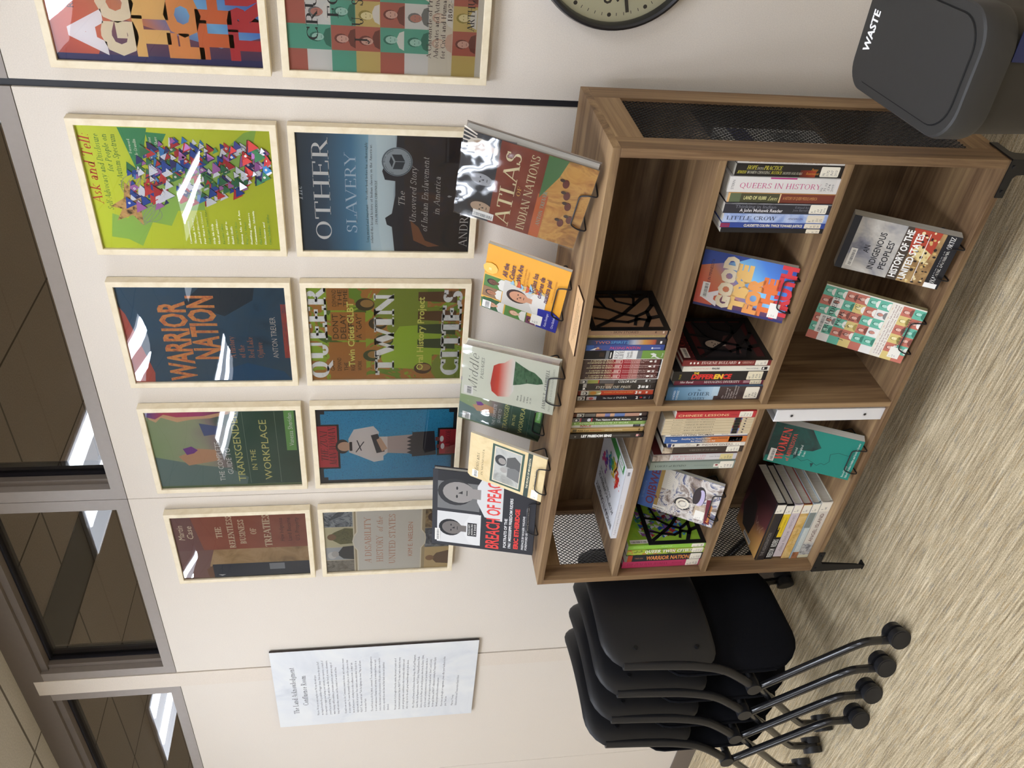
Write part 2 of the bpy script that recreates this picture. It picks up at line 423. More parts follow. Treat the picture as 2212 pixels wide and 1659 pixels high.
def ceiling_mat(name, h):
    t = NT(name); tc = t.n('TexCoord'); sx = t.n('SeparateXYZ', {0: tc.outputs['Object']})
    def grid(o, off, mod):
        q = t.math('FRACT', t.math('DIVIDE', t.math('ADD', o, off), mod))
        return t.math('LESS_THAN', t.math('MINIMUM', q, t.math('SUBTRACT', 1.0, q)), .008)
    g = t.math('MAXIMUM', grid(sx.outputs[0], 2.46 + 61, .61), grid(sx.outputs[1], .08 + 61, .61))
    sp = t.noise(tc.outputs['Object'], 160, 4, .7)
    c = lin(h)[:3]
    base = t.ramp(sp, [(.3, tuple(x*.82 for x in c)+(1,)), (.65, tuple(x*1.06 for x in c)+(1,))])
    mx = t.n('Mix', {0: g, 6: base, 7: lin('#6a6257')}, data_type='RGBA')
    t.l(mx.outputs[2], t.b.inputs['Base Color']); t.b.inputs['Roughness'].default_value = .9
    t.bump(sp, .4, .001)
    return t.m
M_CEIL = ceiling_mat('acoustic_tile', '#c6c0b4')
def carpet():
    t = NT('striped_carpet')
    st = t.noise(t.obj((9, 190, 1)), 1.0, 4, .65)
    st2 = t.noise(t.obj((2.2, 75, 1)), 1.0, 3, .6)
    pile = t.noise(t.obj((330, 330, 330)), 1.0, 3, .7)
    f = t.math('ADD', t.math('ADD', t.math('MULTIPLY', st, .42), t.math('MULTIPLY', st2, .22)), t.math('MULTIPLY', pile, .36))
    col = t.ramp(f, [(.38, '#7c6d54'), (.46, '#a8977a'), (.53, '#c9b897'), (.61, '#e6d8ba')])
    fl = t.noise(t.obj((22, 200, 1)), 1.0, 2, .5)
    mx = t.n('Mix', {0: t.math('MULTIPLY', t.math('GREATER_THAN', fl, .63), .35), 6: col, 7: lin('#b5925e')}, data_type='RGBA')
    mx2 = t.n('Mix', {0: t.math('MULTIPLY', t.math('LESS_THAN', fl, .37), .35), 6: mx.outputs[2], 7: lin('#77787c')}, data_type='RGBA')
    t.l(mx2.outputs[2], t.b.inputs['Base Color']); t.b.inputs['Roughness'].default_value = .95
    t.b.inputs['Specular IOR Level'].default_value = .1
    t.bump(f, .8, .004)
    return t.m
M_CARPET = carpet()

struct(MB().box(XL, XR, YF, .02, -.05, 0, M_CARPET), 'floor')
struct(MB().box(XL, XR, YF, .11, ZC, ZC+.05, M_CEIL), 'ceiling')
struct(MB().box(XL-.1, XL, YF, .1, 0, ZC, M_PLAIN), 'wall_left')
struct(MB().box(XR, XR+.1, YF, .1, 0, ZC, M_PLAIN), 'wall_right')
struct(MB().box(XL, XR, YF-.1, YF, 0, ZC, M_PLAIN), 'wall_front')
ZP = 2.129
edges = [(XL, -2.992), (-2.990, -2.2245), (-2.2225, -2.1395), (-2.1375, -1.2525), (-1.2505, -.0620), (-.0463, 1.14), (1.142, XR)]
wb = MB()
for i, (a, b) in enumerate(edges):
    if i == 2: continue
    wb.box(a, b, 0, .1, 0, ZP, M_WALL)
struct(wb, 'wall_back', bevel=.0012)
struct(MB().box(-.0619, -.0464, .006, .1, 0, ZC, M_JOINT).box(-1.2524, -1.2506, .004, .1, 0, ZC, M_GASK).box(-2.9919, -2.9901, .003, .1, 0, ZP, M_TAUPED).box(-2.2244, -2.2226, .003, .1, 0, ZP, M_TAUPED).box(-2.1394, -2.1376, .003, .1, 0, ZP, M_TAUPED), 'trim_1')
struct(MB().box(-2.2225, -2.1395, -.003, .1, 0, 2.598, M_STRIP), 'trim_2', bevel=.0008)
struct(MB().box(XL, XR, -.002, .1, 2.565, ZC, M_TAUPED), 'trim_3', bevel=.001)
bb = MB().box(XL, XR, -.006, 0, 0, .089, M_TAUPED)
struct(bb, 'baseboard_back', bevel=.001)

M_PANE = glass('clear_pane', '#f4f6f4', 1.7)
def transom(name, a, b):
    fr = MB(); z0, z1 = ZP + .0015, 2.565
    w = .042
    fr.box(a, b, 0, .1, z0, 2.167, M_TAUPE); fr.box(a, a+w, 0, .1, 2.167, z1, M_TAUPE); fr.box(b-w, b, 0, .1, 2.167, z1, M_TAUPE)
    fr.box(a+w, b-w, .012, .1, z1-.022, z1, M_TAUPED)
    s = .02                                            # glazing bead, set back, with a black gasket behind it
    fr.box(a+w, a+w+s, .022, .1, 2.167, z1-.022, M_TAUPED); fr.box(b-w-s, b-w, .022, .1, 2.167, z1-.022, M_TAUPED)
    fr.box(a+w, b-w, .022, .1, 2.167, 2.174, M_TAUPED)
    g = .006
    for q in ((a+w+s, a+w+s+g), (b-w-s-g, b-w-s)): fr.box(*q, .04, .09, 2.174, z1-.022, M_GASK)
    fr.box(a+w+s, b-w-s, .04, .09, z1-.03, z1-.022, M_GASK)
    o = struct(fr, name)
    gl = MB(); gl.add([(a+w+s, .05, 2.17), (b-w-s, .05, 2.17), (b-w-s, .05, z1-.025), (a+w+s, .05, z1-.025)], [(0, 1, 2, 3)], M_PANE)
    gl.build('pane', o)
for i, (a, b) in enumerate([(-1.2505, -.0620), (-2.139, -1.2525), (-3.42, -2.223), (-.0463, 1.14)]): transom('window_%d' % (i+1), a, b)
struct(MB().box(XL, -3.42, 0, .1, ZP, 2.565, M_TAUPE).box(1.14, XR, 0, .1, ZP, 2.565, M_TAUPE), 'trim_4')

# the room seen through the transom: its ceiling with a dark air slot
struct(MB().box(XL, XR, .11, 5.0, ZC, ZC+.05, ceiling_mat('acoustic_tile_next_room', '#b9ad9c')), 'ceiling_next_room')
struct(MB().box(XL, XR, 5.0, 5.1, 0, ZC, M_PLAIN).box(XL, XR, .1, 5.0, -.05, 0, M_PLAIN).box(XL-.1, XL, .1, 5.0, 0, ZC, M_PLAIN).box(XR, XR+.1, .1, 5.0, 0, ZC, M_PLAIN), 'wall_next_room')
M_SLOT = C('#4a443c', .7, .2, name='air_slot', vary=.05)
struct(MB().box(-2.455, -2.16, .2, 1.14, ZC-.006, ZC-.001, M_SLOT), 'trim_5')

# ceiling lights
M_HOUSE = C('#d9dade', .4, .4, name='white_enamel')
M_TUBE = emit('lamp_tube', (.93, 1.0, 1.13), TUBE)
M_LENS = emit('lamp_lens', (.93, 1.0, 1.13), LENS)
LX = [-.63, -2.46, -4.29, 1.2]
first = None
where = {-.63: 'over the bookcase', -2.46: 'over the chairs', -4.29: 'by the left wall', 1.2: 'by the right wall'}
row = ['nearest the poster wall', 'in the middle of the room', 'by the far wall']
for j, y1 in enumerate([-.69, -3.13]):
    for x in LX:
        lab = 'white recessed ceiling light, %s, %s' % (where[x], row[j])
        if first is None:
            first = empty('ceiling_light', lab, 'ceiling light', (x, y1, ZC), group='recessed ceiling lights')
            z = -.004
            h = MB()
            h.box(0, .61, -1.22, 0, z-.012, z+.003, M_HOUSE)
            h.build('housing', first)
            for n, (a, b) in (('lens', (.02, .59)),):
                MB().box(a, b, -1.2, -.02, z-.0145, z-.0125, M_LENS).build('lens', first)
            for a, b in ((.47, .575), (.19, .30)):
                MB().box(a, b, -1.195, -.025, z-.022, z-.015, M_TUBE).build('tube', first)
        else:
            dup(first, (x, y1, ZC), label=lab)
nl = dup(first, (-1.6, 4.9, ZC), label='added ceiling light, out of view in the room beyond the transom')  # unseen lamp, added to brighten the ceiling behind the transom
M_HALL = emit('added_hall_light', '#fff3e8', HALL)
for c in nl.children:
    c.data = c.data.copy()
    for i, m in enumerate(c.data.materials):
        if m in (M_TUBE, M_LENS): c.data.materials[i] = M_HALL

# ------------------------------------------------------------------ bookcase
BX0, BX1, BY0, BY1 = -1.286, 0.0, -.3473, -.0371
ZT, ZB, TB = .9856, .1536, .0155
ZS1, ZS2, ZS3 = .773, .5105, .169            # the three standing surfaces
WX, WY, WZ = wood('wood_along', 0), wood('wood_deep', 1), wood('wood_upright', 2)
WXE = wood('wood_edge', 0, .82, 1.6)
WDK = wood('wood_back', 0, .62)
M_BLK = C('#141416', .42, .45, name='black_steel')
M_MESH = C('#100f10', .5, .4, name='black_wire')
case = empty('bookcase', 'brown wooden bookcase with mesh sides holding books and discs', 'bookcase', (0, 0, 0))
def board(name, x0, x1, y0, y1, z0, z1, m, edge=None, bev=.0007):
    return MB().box(x0, x1, y0, y1, z0, z1, {'all': m, 'front': edge or m}).build(name, case, bevel=bev)
board('top_board', BX0, BX1, BY0, BY1, ZT-.0165, ZT, WX, WXE)
SW = .019
board('bottom_board', BX0+.0005, BX1-.0005, BY0+.0005, BY1, ZB, ZS3, WX, WXE)
XD = -.6418
dv = MB()
dv.box(XD-TB/2, XD+TB/2, BY0+.001, BY1-.012, ZS3, ZT-.0165, {'all': WZ}); dv.build('divider', case, bevel=.0006)
for a, b in ((BX0+SW, XD-TB/2), (XD+TB/2, BX1-SW)):
    for z in (ZS1, ZS2): board('shelf', a, b, BY0+.001, BY1-.012, z-TB, z, WX, WXE)
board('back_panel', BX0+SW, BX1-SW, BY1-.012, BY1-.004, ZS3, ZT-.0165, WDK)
def side(x0, x1, left):
    f = MB(); z0, z1 = ZS3, ZT-.0165
    d = .052; rt, rb = .056, .05
    f.box(x0, x1, BY0, BY0+d, z0, z1, {'all': WZ, 'front': WZ}); f.box(x0, x1, BY1-d-.006, BY1, z0, z1, WZ)
    f.box(x0, x1, BY0+d, BY1-d-.006, z1-rt, z1, WY); f.box(x0, x1, BY0+d, BY1-d-.006, z0, z0+rb, WY)
    fr = f.build('side_frame', case, bevel=.0007)
    y0, y1, za, zb = BY0+d, BY1-d-.006, z0+rb, z1-rt
    xm = x0 + .0045 if left else x1 - .0065
    m = MB(); px, pz = .0112, .0142; r = .0008; k = pz/px
    c = (y0 - 1.0)
    def bar(ya, zA, yb, zB):
        d_ = Vector((0, yb-ya, zB-zA)); n = Vector((0, -d_.z, d_.y)).normalized() * r; e = Vector((.0008, 0, 0))
        A, B = Vector((xm, ya, zA)), Vector((xm, yb, zB))
        V = [A-n-e, A+n-e, A+n+e, A-n+e, B-n-e, B+n-e, B+n+e, B-n+e]
        m.add(V, [(0, 1, 5, 4), (1, 2, 6, 5), (2, 3, 7, 6), (3, 0, 4, 7)], M_MESH)
    H, Wd = zb-za, y1-y0
    n = int((H + Wd*k) / pz) + 2
    for i in range(n):
        s0 = i*pz - Wd*k                        # rising wires: z = za + s0 + k*(y-y0)
        for sg in (1, -1):
            ya, yb = 0.0, Wd
            lo = max(0.0, -s0/k); hi = min(Wd, (H-s0)/k)
            if hi - lo < 1e-4: continue
            A = (lo, s0+k*lo); B = (hi, s0+k*hi)
            if sg > 0: bar(y0+A[0], za+A[1], y0+B[0], za+B[1])
            else: bar(y1-A[0], za+A[1], y1-B[0], za+B[1])
    m.build('mesh_screen', fr)
side(BX0, BX0+SW, True); side(BX1-SW, BX1, False)
M_SCREW = C('#3a3a3d', .35, .5, metal=.8, name='dark_screw')
def leg(px, py, sx, sy):
    """bent steel plate leg: a bracket along the board's edge, a tapering blade and a hooked foot"""
    L = MB(); t = .0028; zt = ZB + .011
    x0 = px
    def blade(ax):
        pr = [(0, zt), (.084, zt), (.084, zt-.018), (.041, zt-.018), (.034, zt-.024), (.021, .014), (.017, .004), (.011, 0), (.006, .003), (.004, .012)]
        if ax == 'x':
            L.prism([(x0 + sx*a, z) for a, z in pr], py if sy > 0 else py - t, py + t if sy > 0 else py, M_BLK, 'y')
        else:
            L.prism([(py + sy*a, z) for a, z in pr], x0 if sx > 0 else x0 - t, x0 + t if sx > 0 else x0, M_BLK, 'x')
    blade('x'); blade('y')
    L.box(min(px, px+sx*.02), max(px, px+sx*.02), min(py, py+sy*.02), max(py, py+sy*.02), 0, .004, M_BLK)
    o = L.build('leg', case)
    for q in (.016, .07):
        MB().cyl((px+sx*q, py-sy*.002, zt-.009), (px+sx*q, py+sy*.001, zt-.009), .0035, M_SCREW, n=10).build('screw', o)
for px, sx in ((BX0-.003, 1), (BX1+.003, -1)):
    for py, sy in ((BY0-.003, 1), (BY1+.003, -1)): leg(px, py, sx, sy)
# light wooden name card lying on the front of the top
M_CARD = blotch('light_wood_card', ['#d3ab7e', '#dfb98c', '#e3c296'], 30, .55, (1, 8, 8))
card = MB(); card.box(-.074, .074, -.03, .03, 0, .0035, {'all': C('#3a2417', .6, name='burnt_edge'), 'top': M_CARD})
A = Art(card, (-.074, .03, .0036), (1, 0, 0), (0, -1, 0), .148, .06)
K = C('#9a7a55')
for vv, u0, u1 in ((.42, .12, .88), (.6, .2, .8), (.77, .32, .68)):
    u = u0
    while u < u1:
        q = .012 + .03 * random.random(); A.rect(u, vv-.05, min(u1, u+q), vv+.01, K, False); u += q + .008
co = card.build('name_card', loc=(-.4185, -.3055, ZT), rot=(0, 0, -.012))
tag(co, 'small light wooden card lying at the front edge of the bookcase top', 'card')

# ------------------------------------------------------------------ framed posters
M_BIRCH = wood('pale_birch', 2, 1.0); 
def birch():
    t = NT('pale_birch_frame'); f = t.noise(t.obj((30, 30, 30)), 1.0, 5, .6, .6)
    t.l(t.ramp(f, [(.3, '#dccdad'), (.55, '#e6d9bd'), (.75, '#ecdfc6')]), t.b.inputs['Base Color'])
    t.b.inputs['Roughness'].default_value = .5; t.b.inputs['Specular IOR Level'].default_value = .3
    return t.m
M_BIRCH = birch()
M_ACRYL = glass('poster_glazing', '#ffffff', 1.2, .0012, 4.0)
PW, PH, PB = .3172, .4145, .0145
IW, IH = PW - 2*PB, PH - 2*PB
def poster(xc, zc, label, art):
    root = empty('framed_poster', label, 'framed poster', (xc, 0, zc), group='framed book cover posters on the wall')
    f = MB(); y0, y1 = -.0263, -.0025
    o = [(-PW/2, -PH/2), (PW/2, -PH/2), (PW/2, PH/2), (-PW/2, PH/2)]; q = [(-IW/2, -IH/2), (IW/2, -IH/2), (IW/2, IH/2), (-IW/2, IH/2)]
    for k in range(4):
        a, b, c, d = o[k], o[(k+1) % 4], q[(k+1) % 4], q[k]
        P = [(x, y, z) for y in (y0, y1) for x, z in (a, b, c, d)]
        f.add(P, [(0, 1, 2, 3), (7, 6, 5, 4), (0, 4, 5, 1), (1, 5, 6, 2), (2, 6, 7, 3), (3, 7, 4, 0)], M_BIRCH)
    f.build('frame', root, bevel=.0009)
    p = MB(); e = .004
    p.add([(-IW/2-e, -.0185, -IH/2-e), (IW/2+e, -.0185, -IH/2-e), (IW/2+e, -.0185, IH/2+e), (-IW/2-e, -.0185, IH/2+e)], [(0, 1, 2, 3)], C('#d8d8d4'))
    art(Art(p, (-IW/2, -.0185, IH/2), (1, 0, 0), (0, 0, -1), IW, IH))
    p.build('print', root)
    g = MB(); n, m = 10, 12; e = .003                                    # the thin acrylic bows a little
    V = [((i/n-.5)*(IW+2*e), -.0207 - .0028*math.sin(PI*i/n)*math.sin(PI*j/m), (j/m-.5)*(IH+2*e)) for j in range(m+1) for i in range(n+1)]
    g.add(V, [(j*(n+1)+i, j*(n+1)+i+1, (j+1)*(n+1)+i+1, (j+1)*(n+1)+i) for j in range(m) for i in range(n)], M_ACRYL, True)
    g.build('glazing', root)
    return root
WHT, BLK, CRM = C('#eeece8'), C('#1d1c20'), C('#e8dcc0')
rnd = random.Random(3)
def a_ask(a):
    a.rect(0, 0, 1, 1, C('#cbd23a'))
    L = C('#9cc05a'); D = C('#3f8f5d')
    a.poly([(.0+.1, .06), (.3, .09), (.26, .17), (.5, .3), (.62, .5), (.8, .72), (.97, .86), (1, .93), (.86, .9), (.83, .98), (.7, .86), (.66, .9), (.58, .74), (.5, .78), (.44, .6), (.34, .6), (.33, .45), (.2, .4), (.23, .3), (.1, .25), (.02, .22), (.08, .15)], L)
    a.poly([(.985, .21), (.985, .36), (.6, .28)], D).poly([(.955, .35), (.945, .455), (.73, .365)], D)
    R = C('#c02a2c'); G = C('#3c7a3c'); T = C('#f2f0dc')
    a.text('Ask and Tell:', .93, .058, .052, R, w=.55, al='r', font='serif', slant=.25, T=.12)
    a.text('Self-Advocacy and Disclosure', .93, .105, .03, G, w=.6, al='r', font='serif', slant=.22, T=.11)
    a.text('for People on', .93, .148, .03, G, w=.29, al='r', font='serif', slant=.22, T=.11)
    a.text('the Autism Spectrum', .93, .19, .03, G, w=.42, al='r', font='serif', slant=.22, T=.11)
    a.text('Foreword', .9, .262, .014, T, w=.11, al='r', font='serif').text('Temple Grandin', .9, .292, .016, T, w=.19, al='r', font='serif', slant=.2)
    a.text('Editor', .92, .372, .014, T, w=.07, al='r', font='serif').text('Stephen M. Shore', .92, .404, .016, T, w=.2, al='r', font='serif', slant=.2)
    for cx, cy, r in ((.52, .24, .1), (.3, .29, .07)):
        for q in range(4):
            a.line([(cx + r*(1+.12*q)*math.cos(t*.42+q), cy + .07*(1-.1*q)*math.sin(t*.42+q*1.7)) for t in range(16)], .0011, C('#9a9a92'), False)
    a.k += 1
    S = blotch('spotted_star', ['#4b3420', '#c99d62', '#d7ab70'], 95, .5, detail=1)
    a.poly([(.36, .03+.06), (.43, .17), (.56, .19), (.47, .25), (.45, .3), (.36, .25), (.2, .25), (.29, .2), (.24, .11), (.34, .15)], S)
    cs = ['#b93338', '#2c4fa0', '#3e83bf', '#e4e3ea', '#3c7a50', '#b06fae', '#c8403e', '#31346f', '#dfe0e6']
    for i in range(330):                                                  # the long body of small folded triangles
        t = rnd.random(); cx = .5 + .3*t + .06*math.sin(6*t); cy = .22 + .74*t
        sp = .12 + .13*math.sin(PI*min(1, t*.9+.1)); x = cx + (rnd.random()-.5)*2*sp; y = cy + (rnd.random()-.5)*.1
        if x > .99 or y > .99: continue
        s = .022 + .03*rnd.random(); d = rnd.random()*.02
        c = C(rnd.choice(cs)); P = [(min(.995, x-s), y-s*.3), (min(.995, x+s), y-s*.3+d), (x-s*.2, min(.995, y+s*.9))]
        a.poly(P, c, False)
        a.k += .25
        if i % 3 == 0: a.line([P[0], P[1], P[2], P[0]], .0007, BLK, False)
        if i % 5 == 0: a.circ(x-.002, y+.006, .0028, WHT, False, 8); a.circ(x-.002, y+.006, .001, BLK, False, 6)
    a.k += 1
    for i, (t, l) in enumerate([('Communicating', .2), ('Through Advocacy', .23), ('and Self-Disclosure', .26), ('Four Ways to Connect', .28), ('Ruth Elaine Joyner Hane', .3), ('Help Me Help', .18), ('Myself and Others', .22), ('Kassiane Sibley', .18), ('Using the IEP to', .2), ('Build Skills', .16), ('Stephen M. Shore', .2), ('Being Me as I Am', .3), ('Roger N. Meyer', .2), ('Building Alliances', .28), ('Community, Identity', .3), ('Phil Schwarz', .16), ('Disclosure and', .2), ('Liane Holliday Willey', .27)]):
        a.text(t, .05, .50 + .0265*i, .011, G if i in (4, 7, 10, 12, 15, 17) else T, w=l, font='serif', slant=.2, up=False, sf=.05)
    a.k += 1
def a_other(a):
    a.rect(0, 0, 1, 1, a.fade('slate_to_sky', (0, 0), (0, 1), [(0, '#3c4853'), (.14, '#44586a'), (.3, '#5c8fae'), (.4, '#9ac3d4'), (.45, '#d7e6ea'), (.55, '#cfdde2'), (.57, '#6f8296')], .1, 5))
    a.poly([(.0, .405), (.5, .385), (1, .40), (1, .44), (.4, .43), (0, .47)], C('#cfe0e6'))
    a.poly([(0, .545), (.22, .53), (.24, .50), (.3, .49), (.34, .53), (.5, .55), (.62, .55), (.63, .49), (.7, .475), (.76, .49), (.78, .55), (1, .56), (1, .62), (0, .64)], C('#33323a'))
    a.rect(0, .6, 1, 1, blotch('dark_rock', ['#20222a', '#3a2f2c', '#3a3238', '#5a3f30'], 9, .45, dist=1.2))
    a.poly([(.1, .66), (.28, .64), (.22, .69), (.1, .73), (.05, .82), (.04, .75)], C('#8a5a3c'))
    a.text('The', .5, .018, .04, C('#cfd8de'), w=.13, al='c', font='serif', slant=.25)
    a.text('OTHER', .52, .175, .092, WHT, w=.86, al='c', font='serif', T=.12, th=.04)
    a.text('SLAVERY', .5, .325, .062, C('#cfdfe8'), w=.68, al='c', font='serif', T=.11, th=.035)
    a.lines(['"Long awaited and important. . . No other book before has so thoroughly', 'related the broad history of Indian slavery in the Americas."'], .5, .392, .026, .014, C('#26303a'), w=.86, al='c', font='serif', sf=.05, T=.12)
    a.text('- SAN FRANCISCO CHRONICLE', .42, .445, .013, C('#26303a'), w=.4, al='c', font='serif', sf=.05, slant=.2)
    for t, v, w in (('The', .605, .13), ('Uncovered Story', .672, .48), ('of Indian Enslavement', .742, .64), ('in America', .812, .33)):
        a.text(t, .5 if t != 'The' else .47, v, .036, C('#d9d6d2'), w=w, al='c', font='serif', slant=.28, T=.1, up=False)
    a.k += 1
    a.circ(.78, .56, .034, C('#8f9ba4')); a.circ(.78, .56, .0325, C('#4c5760')); a.circ(.78, .56, .031, C('#a9b3ba'))
    a.poly([(.72, .535), (.78, .55), (.78, .605), (.72, .59)], C('#3a434c')).poly([(.84, .53), (.785, .55), (.785, .605), (.84, .585)], C('#3a434c')).poly([(.735, .53), (.78, .54), (.825, .525), (.78, .515)], C('#3a434c'))
    r = .0265
    for s_, a0, sg in (('NATIONAL BOOK AWARD', 200, 1), ('FINALIST', 125, -1)):
        for i, ch in enumerate(s_):
            q = math.radians((a0 + i*(140/18)) if sg > 0 else a0 - i*10)
            rr = r if sg > 0 else r + .003
            a.text(ch, .78 + rr*math.cos(q)/a.w, .56 + rr*math.sin(q)/a.h, .011, C('#2b343c'), al='c', rot=math.degrees(q) + 90*sg, up=False, res=1)
    a.k += 1
    a.poly([(.49, .865), (.5, .855), (.51, .865), (.5, .885)], C('#b9b9b9'))
    a.text('ANDRES RESENDEZ', .5, .988, .05, WHT, w=.9, al='c', font='serif', T=.1, th=.035)
def a_warrior(a):
    a.rect(0, 0, 1, 1, blotch('worn_blue', ['#2c4657', '#3a5567', '#34556c', '#2d4250'], 7, .45))
    a.poly([(0, 0), (.8, 0), (.72, .03), (.1, .13), (0, .12)], C('#b45a4e'))
    a.poly([(.83, .38), (1, .5), (1, .82), (.86, .8), (.7, .62)], C('#2c3a46')).poly([(0, .55), (.14, .6), (.2, .72), (.1, .95), (0, 1)], C('#24567a'))
    a.rect(.25, .965, .82, 1, blotch('red_streak', ['#9c4038', '#b5574d', '#3a5567'], 25, .5, (1, 1, 6)))
    F = blotch('weathered_orange', ['#8b5540', '#d07a4c', '#dd9a58', '#c96f4e', '#e0a65c'], 55, .5)
    a.text('WARRIOR', .01, .385, .155, F, w=.84, bold=.03)
    a.text('NATION', .245, .56, .155, F, w=.66, bold=.03)
    for i, t in enumerate(('A History', 'of the', 'Red Lake', 'Ojibwe')):
        a.text(t, .255, .655 + .058*i, .036, C('#c07a5c'), font='serif', T=.14, up=False)
    a.text('ANTON TREUER', .25, .925, .034, C('#d2c9bd'), w=.44)
def a_trans(a):
    a.rect(0, 0, 1, 1, a.fade('green_cover', (0, 0), (0, 1), [(0, '#93a578'), (.3, '#a3a98a'), (.42, '#9a8a86'), (.55, '#49665a'), (.75, '#3d5d4e'), (1, '#38523f')], .5, 7))
    a.poly([(0, 0), (.42, 0), (.3, .3), (.25, .5), (.12, .62), (0, .6)], C('#6f8580'))
    a.poly([(.3, .22), (.42, .16), (.52, .3), (.5, .42), (.36, .44)], C('#c69a78')).poly([(.44, .22), (.52, .2), (.55, .26), (.5, .3), (.46, .27)], C('#7a3f92'))
    a.poly([(.68, .36), (.84, .34), (.8, .46), (.7, .45)], C('#5a668e'))
    a.poly([(1, 0), (1, .6), (.95, .55), (.9, .42), (.89, .3), (.86, .2), (.92, .1), (.86, .06), (.9, .02)], C('#d9b08a'))
    a.poly([(1, 0), (1, .58), (.97, .5), (.93, .38), (.92, .2), (.955, .12), (.9, .06), (.93, 0)], a.fade('magenta_edge', (0, 0), (0, 1), [(0, '#5b4c96'), (.12, '#c0485e'), (.35, '#b64a80'), (.55, '#5c4a5a')]))
    a.rect(0, 0, .025, 1, C('#6a7d58')).rect(.04, .55, .97, .554, C('#879b88')).rect(.04, .632, .97, .635, C('#879b88')).rect(.04, .85, .97, .853, C('#879b88'))
    a.text('THE COMPLETE', .08, .455, .036, WHT, w=.52, up=False).text('GUIDE TO', .17, .518, .036, WHT, w=.35)
    Y = C('#e2dd8e')
    a.text('TRANSGENDER', .07, .6, .05, Y, w=.9).text('IN THE', .22, .692, .036, Y, w=.27).text('WORKPLACE', .08, .79, .05, Y, w=.79)
    a.rect(.47, .915, 1, .985, C('#7bb064')).text('Vanessa Sheridan', .53, .968, .032, WHT, w=.42)
def a_zuni(a):
    a.rect(0, 0, 1, 1, C('#24252b'))
    a.poly([(.08, .03), (.08, .06), (.04, .06), (.04, .94), (.09, .94), (.09, .975), (.92, .975), (.92, .94), (.96, .94), (.96, .06), (.92, .06), (.92, .03)], blotch('turquoise_dots', ['#1f6d96', '#2f97c2', '#37a0c9', '#2f97c2'], 330, .5, detail=1))
    a.rect(.2, .0, .79, .155, BLK).rect(.22, .0, .77, .14, C('#c23440'))
    a.text('THE ZUNI', .5, .07, .05, C('#571a26'), w=.4, al='c', font='serif', slant=.25).text('MAN-WOMAN', .5, .128, .05, C('#571a26'), w=.5, al='c', font='serif', slant=.25)
    SK, HR, SH, DK = C('#c9a68c'), C('#2a2326'), C('#dcd4d0'), C('#35323a')
    a.poly([(.36, .3), (.42, .22), (.6, .22), (.72, .26), (.76, .4), (.68, .44), (.62, .43), (.62, .5), (.4, .5), (.36, .47), (.3, .47), (.28, .4)], SH)
    a.poly([(.4, .5), (.62, .5), (.64, .68), (.38, .68)], C('#b9a9a4')).poly([(.34, .68), (.67, .68), (.68, .84), (.36, .86)], DK)
    for i in range(5): a.poly([(.4+.05*i, .64), (.43+.05*i, .68), (.37+.05*i, .68)], DK, False)
    a.k += 1
    a.poly([(.4, .42), (.64, .38), (.66, .43), (.42, .48)], DK).poly([(.42, .46), (.58, .42), (.61, .45), (.46, .5)], SK)
    a.ell(.5, .175, .095, .05, HR).ell(.5, .19, .062, .05, SK).rect(.44, .225, .56, .245, HR).rect(.45, .86, .5, .9, C('#8a4a44')).rect(.55, .85, .6, .89, C('#8a4a44')).ell(.475, .91, .04, .016, WHT).ell(.575, .9, .04, .016, WHT)
    a.line([(.42, .27), (.56, .33)], .003, DK, False).line([(.44, .31), (.58, .28)], .003, DK)
    a.rect(.35, .865, .72, 1, BLK, False); a.k += 1
    a.rect(.37, .88, .70, 1, C('#c23440')).text('WILL ROSCOE', .535, .96, .035, C('#571a26'), w=.3, al='c', font='serif')
    a.rect(.45, .86, .5, .9, C('#8a4a44'), False).rect(.55, .85, .6, .89, C('#8a4a44')).ell(.475, .905, .04, .014, WHT).ell(.575, .897, .04, .014, WHT)
def a_relent(a):
    P = blotch('old_parchment', ['#8f7350', '#ab8d63', '#b89b74', '#a0825a'], 16, .5)
    a.rect(0, 0, 1, 1, P)
    a.poly([(0, 0), (1, 0), (1, .1), (.6, .3), (.2, .22), (.0, .28)], C('#82605a')).poly([(.0, .2), (.14, .19), (.2, .24), (.12, .3), (0, .31)], C('#7a5742'))
    a.rect(.46, 0, 1, 1, blotch('brick_red', ['#8e4c3c', '#9c5845', '#a2604c'], 8, .5))
    a.poly([(.46, 0), (1, 0), (1, .14), (.46, .2)], C('#7d5552'))
    a.rect(0, .24, .22, 1, C('#343b48')).poly([(.02, .3), (.05, .27), (.05, .33)], C('#b9b9b9')).rect(.1, .68, .2, .8, C('#8c9096'))
    T = C('#e4d3b4')
    a.text('Martin', .74, .075, .045, T, w=.22, al='c', slant=.2).text('Case', .74, .14, .045, T, w=.2, al='c', slant=.2)
    for t, v, w in (('THE', .355, .17), ('RELENTLESS', .445, .5), ('BUSINESS', .53, .38), ('OF', .615, .1), ('TREATIES', .725, .5)):
        a.text(t, .73, v, .045 if t != 'TREATIES' else .055, T, w=w, al='c', font='serif', T=.2, th=.08, up=False)
    a.k += 1
    a.lines(['How Indigenous', 'Land Became', 'U.S. Property'], .74, .82, .06, .03, C('#4a2c2a'), w=.36, al='c')
